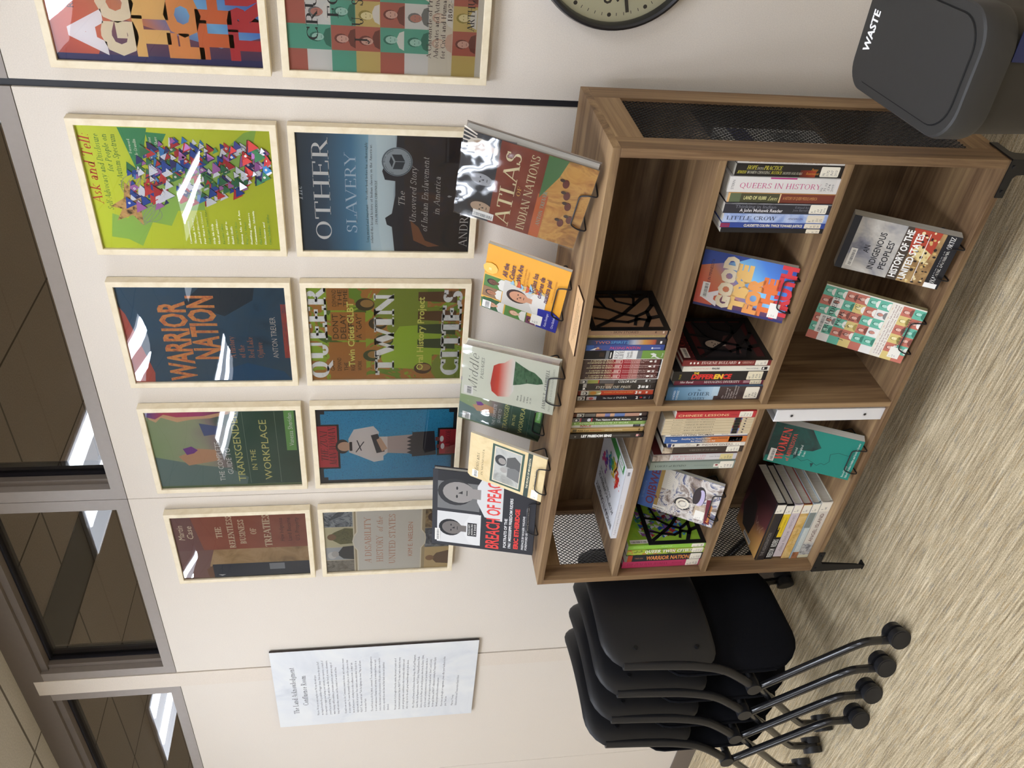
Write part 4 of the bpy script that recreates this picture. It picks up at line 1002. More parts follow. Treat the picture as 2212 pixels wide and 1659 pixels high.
spine_book('thick blue and brown hardback, THE OTHER SLAVERY, beside the divider', -.6325, -.5915, Y2-.002, ZS2, .235, '#54708a', s_other, .155, True, rows=('E', '98', '.S6', 'R47'), lab=(.82, .97), group=MG)
spine_book('maroon paperback, MANAGING DIVERSITY, on the middle shelf', -.591, -.5755, Y2+.004, ZS2, .222, '#6f2a3c', s_manag, rows=('HF', '5549', '.M5', '2011'), lab=(.845, .975), group=MG, labhex='#e6dcc0')
spine_book('black paperback with red and yellow capitals, THE DIFFERENCE', -.575, -.5465, Y2, ZS2, .232, '#1f1d1f', s_diff, rows=('HF', '5549', '.P34', '2007'), lab=(.79, .955), group=MG, labhex='#e6dcc0')
spine_book('thin white paperback about penguins on the middle shelf', -.546, -.5315, Y2-.001, ZS2, .212, '#e0dccf', s_peac, group=MG)
spine_book('dark red hardback with white stars on its spine against the middle bookend', -.531, -.5137, Y2, ZS2, .216, '#7a2c2c', s_eug, hard=True, side=side_eug, rows=('D', '530', '.G74'), lab=(.82, .96), group=MG)
def s_black(a): a.rect(0, .0, 1, .08, C('#2c2a30'))
def s_claud(a): a.rect(.0, .15, .085, .95, C('#8c2c44')); T_(a, 'HOOSE', .015, .075, .7, .3, C('#5a3a90')); T_(a, 'CLAUDETTE COLVIN: TWICE TOWARD JUSTICE', .22, .78, .76, .46, C('#e6dfc4'), bold=.03)
def s_little(a): a.rect(0, 0, 1, 1, blotch('cloudy_blue', ['#6f86c0', '#8fa4d4', '#b8c6e2', '#7f96cc'], 26, .45)); T_(a, 'LITTLE CROW', .03, .5, .72, .42, C('#232a4a'), font='serif', T=.13); T_(a, 'ANDERSON', .62, .76, .62, .2, C('#5a4a68'))
def s_think(a): a.rect(.0, 0, 1, .12, blotch('grey_photo_edge', ['#3a3a40', '#8c8c90', '#2a2a30'], 30)); T_(a, 'Thinking in Indian', .1, .48, .5, .3, C('#7c7e88')); T_(a, 'A John Mohawk Reader', .15, .55, .86, .3, C('#e9e9ec'), bold=.01); T_(a, 'Edited by', .66, .79, .45, .2, C('#7c7e88')); T_(a, 'Jose Barreiro', .645, .8, .72, .2, C('#7c7e88'))
def s_land(a):
    a.rect(0, 0, .02, 1, C('#dcb27c')).rect(.02, 0, .12, 1, C('#5f6a50')).rect(.12, .0, .48, 1, C('#4a4a36')).rect(.48, 0, .492, 1, C('#e6c894')).rect(.492, 0, 1, 1, C('#74382c')).rect(0, 0, 1, .08, C('#b88850'))
    T_(a, 'LAND OF 10,000', .15, .36, .7, .34, C('#e0dc9c'), bold=.02); T_(a, 'Loves', .375, .46, .76, .42, C('#e0dc9c'), font='serif', slant=.4); T_(a, 'A HISTORY OF QUEER MIDDLE AMERICA', .515, .84, .66, .3, C('#d0985c'))
def s_queers(a): a.rect(.36, .0, .6, .1, C('#b0347c')).rect(.6, 0, 1, .04, C('#c9c7c4')); T_(a, 'QUEERS IN HISTORY', .1, .84, .72, .34, C('#c23a7c'), font='serif', T=.1, th=.05, sf=.05); a.text('STERN', .05, .82, .022, C('#6f6f74'), w=.6, rot=-90)
def s_hope(a):
    a.rect(.6, .4, .75, 1, a.fade('ember', (.55, 0), (.75, 0), [(0, '#1d1a1a'), (.6, '#7a2c1c'), (1, '#a8442c')]))
    Yy, Gy = C('#d9d04a'), C('#c9c6b4')
    T_(a, 'HOPE', .1, .19, .45, .34, Yy, font='serif', slant=.2); T_(a, 'INTO', .195, .25, .45, .2, Gy, font='serif', slant=.2); T_(a, 'PRACTICE', .255, .42, .45, .34, Yy, font='serif', slant=.2)
    T_(a, 'JEWISH', .02, .1, .8, .24, Yy, font='serif', slant=.2); T_(a, 'WOMEN CHOOSING', .11, .32, .8, .24, Gy, font='serif', slant=.2); T_(a, 'JUSTICE', .33, .43, .8, .24, Yy, font='serif', slant=.2); T_(a, 'DESPITE OUR FEARS', .44, .62, .8, .2, Gy, font='serif', slant=.2)
    T_(a, 'Penny', .7, .76, .45, .22, C('#c98a3c'), slant=.2); T_(a, 'Rosenwasser', .66, .78, .78, .22, C('#c98a3c'), slant=.2)
def s_ret(a): T_(a, 'Return to Spirit    Haudenosaunee People and Influence on Early American Feminists   Sally Roesch Wagner', .1, .86, .66, .4, C('#7a6a66'), slant=.15)
def side_claud(a): a.rect(0, 0, 1, 1, C('#22346a'))
RG = 'books on the middle shelf against the right side'
Y3 = -.343
spine_book('thin black book at the left end of the row against the right side', -.1735, -.1630, Y3, ZS2, .222, '#1c1b20', s_black, rows=('F', '34', '.C4'), lab=(.83, .965), group=RG, labhex='#e6dcc8')
spine_book('royal blue paperback with cream capitals on the middle shelf', -.1625, -.1507, Y3, ZS2, .225, '#2f468f', s_claud, rows=('F', '334', '.M75', '2009'), lab=(.8, .96), group=RG, labhex='#e2d8c4')
spine_book('pale cloudy blue paperback, LITTLE CROW', -.1504, -.1305, Y3, ZS2, .223, '#8fa4d4', s_little, rows=('E', '99', '.D1', 'L72'), lab=(.8, .965), group=RG, labhex='#e2d8c4')
spine_book('dark slate paperback with white lettering, Thinking in Indian', -.1302, -.1075, Y3, ZS2, .227, '#2c2d36', s_think, rows=('E', '99', '.I7', 'M64', '2010'), lab=(.8, .965), group=RG)
spine_book('olive and red paperback, LAND OF 10,000 LOVES', -.1072, -.0857, Y3+.002, ZS2, .225, '#5a3a2c', s_land, rows=('HQ', '76.3', '.U52', 'M663'), lab=(.8, .97), group=RG)
spine_book('thick white paperback with pink letters on the middle shelf', -.0854, -.0525, Y3+.001, ZS2, .23, '#dcd9d6', s_queers, rows=('HQ', '75.13', '.S74', '2009'), lab=(.82, .97), group=RG, labhex='#d6d3cf')
spine_book('black paperback with yellow lettering, HOPE INTO PRACTICE', -.0522, -.0275, Y3+.004, ZS2, .223, '#201d1d', s_hope, rows=('HQ', '1172', '.R67', '2013'), lab=(.79, .965), group=RG)
spine_book('very thin white paperback touching the right side of the case', -.0272, -.0195, Y3+.006, ZS2, .222, '#e6e2dc', s_ret, group=RG, side=lambda a: (a.rect(0, 0, 1, 1, C('#dedad6')), a.rect(0, .12, 1, .3, C('#3f3c66')), a.rect(.1, .5, .9, .8, blotch('grey_group_photo', ['#2a2a2e', '#6a6a6c', '#b9b9b6', '#3a3a3c'], 40))))

# middle shelf, left half
LG = 'books on the middle shelf left of the divider'
Y4 = -.337
def s_chin(a): T_(a, 'CHINESE LESSONS', .03, .66, .72, .32, C('#ecd9a0')); T_(a, 'POMFRET', .69, .78, .66, .2, C('#7a2424'))
def s_mn(t, au, c2):
    def f(a):
        T_(a, au, .09, .2, .66, .34, C('#6b5f4a'), slant=.2); T_(a, '- ' + t + ' IN MINNESOTA', .21, .56, .68, .42, C('#4a4238'), font='serif', slant=.3)
        a.rect(.78, 0, .865, 1, C(c2)).rect(.79, 0, .852, 1, Kd).rect(.9, .3, .92, .7, C('#3a3340'))
    return f
def s_night(a): T_(a, 'NIGHT FLYING WOMAN', .06, .58, .74, .5, C('#2a2624'), bold=.03, slant=.15); T_(a, 'BRONER', .68, .76, .66, .26, C('#4a4644'))
def s_every(a):
    a.rect(0, 0, .42, 1, C('#3a5c94')).rect(.42, 0, .56, 1, a.fade('blue_to_orange', (.42, 0), (.56, 0), [(0, '#3a5c94'), (.5, '#8a7a68'), (1, '#c8783c')])).rect(.56, 0, 1, 1, C('#c9753a'))
    T_(a, 'Treuer', .07, .155, .68, .28, Wd, bold=.02); T_(a, 'Everything You Wanted to Know', .2, .55, .42, .24, C('#dcd2c4'), bold=.02); T_(a, 'about INDIANS', .57, .76, .42, .24, C('#6a3418'), bold=.02); T_(a, 'But Were Afraid to Ask', .32, .62, .82, .24, C('#dcd2c4'), bold=.02)
def s_giver(a): a.rect(0, 0, .045, 1, C('#2f3e74')).rect(.06, .2, .085, .8, C('#4a4a50')); T_(a, 'JACK', .23, .29, .42, .28, C('#8a6a60')); T_(a, 'WEATHERFORD', .16, .36, .84, .26, C('#8a6a60')); a.poly([(.37, .2), (.42, .5), (.37, .9)], C('#3a2420')); T_(a, 'INDIAN GIVERS', .44, .84, .74, .5, C('#4a2a2a'))
def s_narr(a): a.rect(.0, 0, .12, 1, blotch('sepia_photo', ['#2a201c', '#8a7a68', '#c9b8a0', '#3a2c26'], 34)); T_(a, 'NARRATIVE OF THE LIFE OF', .33, .68, .66, .22, C('#8f8a80'), font='serif')
def s_rebel(a): a.rect(0, 0, .2, 1, blotch('sepia_photo_two', ['#3a2c2a', '#9a8a80', '#d0c4ba', '#4a3834'], 30)); T_(a, 'THE REBELLIOUS LIFE', .23, .63, .46, .3, C('#cf8f98'), font='serif'); T_(a, 'OF MRS. ROSA PARKS', .22, .62, .88, .3, C('#cf8f98'), font='serif'); T_(a, 'Jeanne Theoharis', .67, .81, .5, .16, C('#8a8488'), font='serif')
def s_voices(a): T_(a, 'VOICES of RONDO', .055, .42, .6, .24, C('#2c342f'), font='serif', slant=.1); T_(a, 'Edited by Kateleen Jill Hope Cavett', .52, .72, .54, .09, C('#5a645e')); a.rect(.75, .35, .82, .75, C('#e2dccf')).ell(.785, .5, .018, .1, C('#8c3038'))
spine_book('red paperback, CHINESE LESSONS, beside the divider', -.6805, -.6595, -.340, ZS2, .203, '#b9353a', s_chin, rows=('DS', '779.26', '.P66', '2006'), lab=(.79, .955), group=LG)
e = [-.6815, -.6893, -.697, -.7065, -.7155, -.7255, -.7345]
for i, (t, au, c2) in enumerate([('SWEDES', 'Lewis', '#4a5a98'), ('NORWEGIANS', 'Gjerde & Qualey', '#7a3a40'), ('CHINESE', 'Fuller', '#7a6a40'), ('POLES', 'Radzilowski', '#8c3434'), ('JEWS', 'Berman & Schloff', '#6a7ab8'), ('GERMANS', 'Conzen', '#8a7a9a')]):
    spine_book('thin tan paperback, %s IN MINNESOTA, in the row left of the divider' % t, e[i+1]+.0002, e[i]-.0002, Y4-.002, ZS2, .227, '#cdbd9d', s_mn(t, au, c2), group='tan paperbacks of one series')
spine_book('thin white paperback, NIGHT FLYING WOMAN', -.744, -.7348, Y4+.002, ZS2, .213, '#e0dbd2', s_night, group=LG)
spine_book('blue and orange paperback with white lettering in the row left of the divider', -.7645, -.7443, Y4, ZS2, .213, '#3a5c94', s_every, rows=('E', '77', '.T795', '2012'), lab=(.78, .945), group=LG)
spine_book('white paperback, INDIAN GIVERS, next to the blue and orange one', -.777, -.7648, Y4-.001, ZS2, .202, '#ded8cc', s_giver, rows=('E', '59', '.I53', 'W43'), lab=(.79, .94), group=LG)
spine_book('dark brown paperback between two white spines left of the divider', -.799, -.7775, Y4, ZS2, .211, '#3a302b', s_narr, rows=('E', '449', '.D749', '2012'), lab=(.79, .95), group=LG)
spine_book('white hardback with faint red title next to the grey green book', -.8425, -.8205, -.320, ZS2, .223, '#d9d6d8', s_rebel, hard=True, rows=('F', '334', '.P38', 'T43'), lab=(.8, .955), group=LG, labhex='#dfcf94', side=lambda a: a.rect(0, 0, 1, 1, C('#7a3a3c')))
spine_book('thick grey green hardback, VOICES of RONDO', -.871, -.843, -.324, ZS2, .227, '#87938a', s_voices, hard=True, rows=('F', '614', '.S4', 'V65'), lab=(.82, .985), group=LG)
SG = 'books against the left side of the middle shelf'
def s_zuni(a): T_(a, 'THE ZUNI MAN-WOMAN', .05, .58, .66, .34, C('#8c2446'), font='serif', slant=.2); T_(a, 'ROSCOE', .64, .77, .6, .2, C('#8c2446'), font='serif')
def s_warr(a): a.rect(0, 0, .03, 1, C('#7c7c74')).rect(.03, 0, .09, 1, C('#a8482c')); T_(a, 'TREUER', .12, .23, .6, .2, C('#b08058')); T_(a, 'WARRIOR NATION', .27, .83, .8, .56, blotch('spine_orange', ['#b0603c', '#d98a4c', '#e2a458'], 60), bold=.03)
def s_qtc(a): a.rect(0, 0, 1, 1, blotch('spine_crowd', ['#5f762e', '#9fb33f', '#b8803e', '#6a5a2c'], 40, hard=True)); T_(a, 'QUEER TWIN CITIES', .23, .84, .74, .56, C('#f0eee6'), font='serif', T=.22, th=.12, sf=.06); T_(a, 'Twin Cities GLBT', .02, .18, .44, .18, C('#d9d67a')); T_(a, 'Oral History Project', .02, .2, .8, .18, C('#d9d67a'))
def s_ask(a): T_(a, 'Ask and Tell', .42, .56, .6, .34, C('#c9e0a0'), font='serif', slant=.2); T_(a, 'Edited by Stephen Shore', .07, .2, .58, .2, C('#c9e0a0'))
def side_ask(a):
    a.rect(0, 0, 1, 1, blotch('lime_cover', ['#4a9a4c', '#8fb83a', '#9ac23e', '#6aae48'], 9, .45))
    r_ = random.Random(5); cs = ['#9c2f34', '#2c4fa0', '#3e83bf', '#cfd0da', '#3c7a50', '#8c5a9c']
    for i in range(120):
        x, y, s = .2+.7*r_.random(), .18+.6*r_.random(), .03+.05*r_.random()
        a.poly([(x-s, y), (x+s*.8, y-s*.3), (x, y+s)], C(r_.choice(cs)), False); a.k += .2
    a.k += 1; a.barcode(.03, .03, .12, .26, True)
spine_book('thick magenta hardback against the left side of the middle shelf', -1.2655, -1.2345, -.322, ZS2, .229, '#b83a62', s_zuni, hard=True, rows=('E', '99', '.Z9', 'R67'), lab=(.82, .985), group=SG)
spine_book('dark paperback with orange letters, WARRIOR NATION, on the middle shelf', -1.234, -1.2065, -.325, ZS2, .227, '#2a2e33', s_warr, rows=('E', '99', '.C6', 'T74'), lab=(.84, .985), group=SG)
spine_book('green and orange paperback, QUEER TWIN CITIES, standing on the middle shelf', -1.206, -1.1838, -.324, ZS2, .226, '#7f9038', s_qtc, rows=('HQ', '76.3', '.U52', 'M66'), lab=(.84, .985), group=SG)
spine_book('lime green paperback, Ask and Tell, behind the left bookend', -1.1835, -1.1672, -.323, ZS2, .226, '#8fc04a', s_ask, rows=('RC', '553', '.A88'), lab=(.82, .98), group=SG, side=side_ask)
# white ring binder on the bottom shelf
bi = empty('ring_binder', 'white ring binder with two holes in its spine on the bottom shelf', 'binder', (-.680, -.338, ZS3))
M_BI = C('#e2e1e2', .35, .45, name='white_vinyl', coat=.2)
b = MB(); b.box(-.019, -.0165, .001, .272, 0, .288, M_BI); b.box(.0165, .019, .001, .272, 0, .288, M_BI); b.box(-.019, .019, 0, .002, 0, .288, M_BI); b.build('cover', bi, bevel=.0012)
for z in (.05, .245):
    MB().cyl((0, -.0006, z), (0, .001, z), .0065, C('#cfcdcd', .3), n=20).cyl((0, -.0009, z), (0, .001, z), .0036, C('#242428'), n=16).build('rivet', bi)
MB().box(-.014, .014, .02, .25, .004, .276, pages_mat('#e6e4de')).build('papers', bi)
MB().box(-.0135, .0135, .012, .016, .05, .24, C('#8f9196', .25, .5, metal=1.0)).build('ring_mechanism', bi)

# flat pile on the bottom shelf, spines to the front
PG = 'books in the flat pile on the bottom shelf'
def flat_book(label, x0, x1, yf, z0, t, col, art, depth=.16, pages='#d6d0c2', rows=('E', '185'), top=None, group=PG, lab=(.84, .985), labhex='#ece6d6', hard=True):
    w = x1-x0; root = empty('book', label, 'book', ((x0+x1)/2, yf, z0), group=group); c = C(col, .4, .4) if isinstance(col, str) else col
    m = MB(); k = .0022 if hard else .0006
    m.box(-w/2, w/2, .004 if hard else 0, depth, 0, k, c); m.box(-w/2, w/2, .004 if hard else 0, depth, t-k, t, c)
    if hard:                                                        # a rounded spine
        n = 8; A = [(-.006*math.sin(PI*i/n)+.005, t*i/n) for i in range(n+1)]; B = [(y+.0022, z) for y, z in A][::-1]
        m.prism(A + B, -w/2, w/2, c, 'x')
    else: m.box(-w/2, w/2, 0, .0007, 0, t, c)
    y = -.0012 if hard else 0
    mk = lambda q: Art(q, (-w/2, y, t*.97), (1, 0, 0), (0, 0, -1), w, t*.94)
    if hard:
        q = MB(); m.box(-w/2, w/2, -.0010, .004, t*.03, t*.97, c)
    art(mk(m))
    if top: top(Art(m, (-w/2, .004, t), (0, 1, 0), (1, 0, 0), depth-.004, w))
    m.build('cover', root)
    MB().box(-w/2+.003, w/2-.003, .005, depth-.003, k, t-k, pages_mat(pages)).build('pages', root)
    if rows:
        m2 = MB(); a = mk(m2); a.k = 3; a.rect(lab[0], .02, lab[1], .98, C(labhex, .5, .3))
        for i, s in enumerate(rows): a.text(s, lab[0]+.03, .36+.3*i, .18, M_INK, up=False, res=1)
        m2.build('spine_label', root)
    return root
def f_angel(a):
    a.rect(0, 0, .06, 1, C('#d9d6b8')).rect(.055, 0, .26, 1, blotch('old_harbour_photo', ['#3a3a3e', '#8a8a8c', '#c9c9c4', '#55555a'], 60)).rect(.26, .0, .29, 1, C('#cfcbc0')); T_(a, 'ANGEL ISLAND', .3, .8, .68, .34, C('#5a2a28'))
def f_late(a): a.rect(0, 0, 1, 1, C('#c4ccc9')).rect(0, 0, 1, .3, C('#9db0bc')).rect(0, .2, .12, 1, blotch('faces_photo', ['#4a2c24', '#a8704c', '#c99870'], 50)); T_(a, 'THE LATEHOMECOMER', .16, .55, .7, .34, C('#e2e4dc')); a.rect(.57, .1, .84, .9, C('#7f8682'))
def f_gold(a): a.rect(0, 0, 1, 1, blotch('antique_gold', ['#b08a44', '#cfa85c', '#dcbf84', '#c29a50'], 22)); T_(a, 'Voices of Freedom', .26, .55, .66, .34, C('#a8803c'), font='serif', slant=.3)
def f_memo(a): T_(a, 'MEMOIRS', .56, .8, .64, .3, C('#8f8690')); T_(a, 'Alma Nelson', .1, .5, .68, .36, C('#5a5058'), font='serif', slant=.4, T=.08)
def f_free(a):
    a.rect(.42, .05, .84, 1, C('#e2c22c')).rect(.42, .0, .6, .35, Kd).rect(.56, .1, .8, .25, C('#b89a1c')); T_(a, 'FREEDOM', .04, .2, .85, .7, C('#d2d2ce'), bold=.02); T_(a, 'RIDERS', .24, .38, .85, .7, C('#d2d2ce'), bold=.02); T_(a, 'RAYMOND ARSENAULT', .5, .78, .76, .16, C('#6a5a10'))
def f_assa(a): a.rect(0, .0, 1, .16, C('#54442e')); T_(a, 'THE ASSASSINATION', .08, .5, .7, .36, C('#8f8a86'))
def top_assa(a):
    a.rect(0, 0, 1, 1, a.fade('gold_to_wine', (.0, 0), (.5, .75), [(0, '#d9aa62'), (.35, '#b07f48'), (.6, '#5f2f30'), (1, '#2c1719')], .2, 8)); a.poly([(.45, .12), (.75, .1), (.95, .35), (.8, .7), (.5, .6), (.4, .35)], C('#2a201f'))
    a.line([(.1, .5), (.16, .42), (.14, .36), (.22, .42), (.24, .34), (.3, .46), (.34, .4), (.4, .5)], .0016, C('#a88a78')).barcode(.3, .02, .62, .09)
def f_gen(a): pass
xs = [(.169, .0345, -1.264, -1.026), (.2037, .0245, -1.266, -1.030), (.2284, .0268, -1.263, -1.033), (.2554, .0265, -1.254, -1.032), (.2821, .0235, -1.264, -1.033), (.3058, .0285, -1.2665, -1.028)]
FB = [('white hardback, ANGEL ISLAND, lowest of the flat pile', '#d9d3c6', f_angel, None), ('grey blue hardback second from the bottom of the flat pile', '#b4bfc4', f_late, None), ('gold hardback in the middle of the flat pile', '#9a4a3c', f_gold, None), ('pale lilac hardback, MEMOIRS, in the flat pile', '#cbbfc2', f_memo, None), ('black and yellow hardback, FREEDOM RIDERS, in the flat pile', '#1b1a1c', f_free, None), ('black hardback with a gold and wine cover, topmost of the flat pile', '#2e2a2c', f_assa, top_assa)]
for (z, t, a0, a1), (lb, c, f, tp) in zip(xs, FB): flat_book(lb, a0, a1, -.314, z, t, c, f, top=tp)
# white book lying on the top shelf
def i_top(a):
    a.rect(0, 0, 1, 1, C('#d9dadd')); K = C('#2a2a2e')
    T_(a, 'INTEGRATE DIVERSITY', .06, .93, .13, .07, K, bold=.04); T_(a, 'THE EVERYDAY GUIDE', .2, .5, .19, .03, C('#7c7c80')); T_(a, 'ACCEPTING DIFFERENCES', .1, .9, .29, .06, K, bold=.03); T_(a, 'AND BEING ABLE TO WORK', .3, .9, .37, .05, C('#55555a'), bold=.02)
    a.rect(.05, .86, .95, .97, C('#3f8a44')).rect(.1, .875, .3, .955, C('#e2e4e2')).text('2012', .13, .935, .04, K)
    r_ = random.Random(9); cs = ['#c8372f', '#d9762c', '#d9b93a', '#7fae3c', '#3f9a6a', '#3a8fc0', '#5a4aa8', '#8a3fa0', '#c04a78']
    for i in range(150):
        q = r_.random(); x, y = .2+.62*q+.06*r_.gauss(0, 1), .62+.1*math.sin(q*5)+.05*r_.gauss(0, 1); s = .012+.03*r_.random()
        if .42 < y < .84 and .06 < x < .94: a.ell(x, y, s, s*.6, C(cs[min(8, int(q*9))]), False, 7); a.k += .1
    a.k += 1; a.line([(.36, .66), (.3, .76), (.32, .86)], .006, C('#3a2a26'))
flat_book('white book with a rainbow splash on its cover, lying flat on the top shelf', -.1335, .1335, 0, 0, .0165, '#d9dadd', lambda a: (T_(a, 'A guide to integrating diversity at work', .05, .5, .62, .3, C('#8a8a8e')), a.rect(.9, .3, .95, .7, C('#8a8a8e'))), .212, rows=None, top=i_top, group='books lying flat', hard=False)
ib = [o for o in bpy.data.objects if o.get('label', '').startswith('white book with a rainbow')][0]
ib.location = (-1.012, -.309, ZS1); ib.rotation_euler = (0, 0, .012)

# ------------------------------------------------------------------ books shown face out, on wire easels
M_JACK = glass('clear_jacket', '#fbfbfb', 1.3, .0022, 13.0, .05)
M_WIRE = C('#16151a', .35, .5, name='black_wire_easel')
def face_book(label, x, y, z0, yaw, w, h, tilt, t, col, art, surf, hard=False, pages='#dcd6c8', jacket=False, bar=None, call=None, lip=.04, easel=None, gap=.0):
    M = Matrix.Translation((x, y, z0)) @ Matrix.Rotation(yaw, 4, 'Z') @ Matrix.Rotation(-tilt, 4, 'X')
    root = empty('book', label, 'book', group='books shown face out', M=M)
    c = C(col, .38, .45); k = .0022 if hard else .0006; ins = .003 if hard else .0
    m = MB(); m.box(-w/2, w/2, 0, k, 0, h, c).box(-w/2, w/2, t-k, t, 0, h, c).box(-w/2, -w/2+k, k, t-k, 0, h, c)
    A = Art(m, (-w/2, 0, h), (1, 0, 0), (0, 0, -1), w, h); art(A)
    m.build('cover', root)
    MB().box(-w/2+k, w/2-ins, k, t-k, ins, h-ins, pages_mat(pages)).build('pages', root)
    K = A.k
    if jacket:
        j = MB(); n = 14; e = .0015
        V = [((i/n-.5)*(w+2*e), -.0012 - K*4e-5 - .0006*math.sin(i*1.3)*math.sin(q*.9), (q/n)*(h+2*e)-e) for q in range(n+1) for i in range(n+1)]
        j.add(V, [(q*(n+1)+i, q*(n+1)+i+1, (q+1)*(n+1)+i+1, (q+1)*(n+1)+i) for q in range(n) for i in range(n)], M_JACK, True)
        j.add([(w/2+e, -.001, -e), (w/2+e, t*.3, -e), (w/2+e, t*.3, h+e), (w/2+e, -.001, h+e)], [(0, 1, 2, 3)], M_JACK)
        j.build('plastic_jacket', root)
    if bar:
        q = MB(); a = Art(q, (-w/2, 0, h), (1, 0, 0), (0, 0, -1), w, h); a.k = K+2; a.barcode(*bar); q.build('barcode_label', root)
    if call:
        q = MB(); a = Art(q, (-w/2, 0, h), (1, 0, 0), (0, 0, -1), w, h); a.k = K+2
        a.rect(call[0], call[1], call[2], call[3], C('#e9e5da'))
        for i, s in enumerate(call[4]): a.text(s, call[0]+.02, call[1]+(call[3]-call[1])*(.28+.2*i), (call[3]-call[1])*.12, M_INK, up=False, res=1)
        q.build('call_number_label', root)
    # easel
    e = MB(); E = z0 - surf; r = .0016; s, c_ = math.sin(tilt), math.cos(tilt)
    def at(u, off, xx): return (xx, u*s + off*c_, E + u*c_ - off*s)        # u up the cover, off behind it
    yb = t*c_ + .42*h*s + .025
    P = [(-lip, yb, r), (-lip, -.007, r), at(.004, -.0045, -lip), at(.021, -.0045, -lip*.85), at(.021, -.0045, lip*.85), at(.004, -.0045, lip), (lip, -.007, r), (lip, yb, r), at(.5*h, t+.0022, lip*.55), at(.5*h, t+.0022, -lip*.55)]
    pts = fillet([Vector(p) for p in P + [P[0]]], .007, 4)
    e.tube(pts[:-1], r, M_WIRE, n=8, closed=True)
    o = e.build('wire_easel', loc=(x, y, surf), rot=(0, 0, yaw)); tag(o, easel, 'easel', 'black wire easels')
    return root
def c_atlas(a):
    a.rect(0, 0, 1, .3, C('#33343a')).rect(0, .6, 1, 1, blotch('painted_plain', ['#7a4a24', '#c08a44', '#d2a458', '#a87438', '#5f6a3c'], 12, .4, dist=1.4))
    S = C('#b99f86')
    for u, v, hs in ((.86, .14, '#e0d6c4'), (.5, .17, '#2a2a2e'), (.16, .2, '#3a3230')): a.head(u, v, .085, S if u != .5 else C('#a9a9ac'), C(hs), C('#5a5250'))
    for i in range(7): a.line([(.8+.03*i, .1), (.76+.045*i, .0)], .004, C('#e6ddd0'), False)
    a.k += 1
    a.poly([(0, .28), (1, .28), (1, .63), (0, .63)], blotch('red_leather', ['#6e3227', '#87402f', '#93503c'], 10, .4))
    a.rect(0, .62, .55, .7, C('#c46a3c')).poly([(.5, .63), (1, .63), (1, .78), (.8, .74)], C('#4f7a4a'))
    for u, v in ((.75, .8), (.5, .86), (.28, .84), (.35, .9), (.62, .83)): a.ell(u, v, .05, .025, C('#6a2c24')).ell(u+.03, v-.03, .018, .02, C('#3a2420'))
    T = C('#e2d6ac')
    T_(a, 'ATLAS', .04, .93, .445, .115, T, font='serif', T=.13); T_(a, 'OF', .44, .56, .49, .03, C('#d9a85c'), font='serif'); T_(a, 'INDIAN NATIONS', .04, .96, .575, .062, T, font='serif', T=.13); T_(a, 'ANTON TREUER', .16, .6, .685, .028, C('#8fb0a0'), font='serif')
def c_colors(a):
    a.rect(0, 0, 1, 1, C('#e2a02e')).rect(0, 0, .56, .8, C('#e0ac4c'))
    a.poly([(0, .02), (.16, 0), (.19, .13), (.14, .3), (.0, .28)], C('#3f6a3a'))
    def ph(u0, v0, u1, v1, bg, sk, hr): a.rect(u0, v0, u1, v1, C(bg)); a.head((u0+u1)/2, v0+(v1-v0)*.42, (u1-u0)*.26, C(sk), C(hr), C('#d8d4cc'))
    ph(.36, .01, .54, .26, '#4f7a3c', '#6a4430', '#1f1a18'); ph(.2, .01, .36, .24, '#8c6a4c', '#a87050', '#2a201c'); ph(0, .03, .18, .3, '#2f5a34', '#c99878', '#1f1a18')
    ph(.17, .26, .56, .72, '#c8c4bc', '#c58f70', '#3a2a26'); ph(.0, .32, .17, .6, '#55803f', '#dcb498', '#8a6a44'); ph(0, .6, .12, .76, '#6a3a50', '#9a6a4c', '#1f1a18')
    for i in range(11):
        q = i*.6; a.poly([(.5+.03*math.cos(q), .33+.04*i), (.6+.04*math.sin(q*2), .36+.035*i), (.52, .4+.04*i)], C(['#8fb8cc', '#d9b46a', '#c9572f'][i % 3]), False)
    a.k += 1
    a.poly([(0, .74), (.3, .72), (.32, .9), (.26, 1), (0, 1)], C('#2b2f8c'))
    P = C('#4a2a50')
    for i, s in enumerate(('All the', 'Colors', 'We Are')): a.text(s, .6, .28+.085*i, .058, P, slant=.15, bold=.015, up=False)
    for i, s in enumerate(('The Story of How We', 'Get Our Skin Color')): a.text(s, .56, .5+.036*i, .022, C('#b06a30'), slant=.2, up=False)
    for i, s in enumerate(('Todos los', 'colores de', 'nuestra piel')): a.text(s, .5-.04*i, .64+.085*i, .058, P, slant=.15, bold=.015, up=False)
    for i, s in enumerate(('La historia de por que tenemos', 'diferentes colores de piel')): a.text(s, .46, .87+.034*i, .02, C('#b06a30'), slant=.2, up=False)
    a.k += 1
    a.lines(['Katie Kissinger', '', 'Chris Bohnhoff'], .05, .86, .045, .028, C('#e4e2ee')); a.circ(.66, .07, .018, C('#ecbc58'), n=9).text('20', .63, .08, .03, C('#fbeec8'))
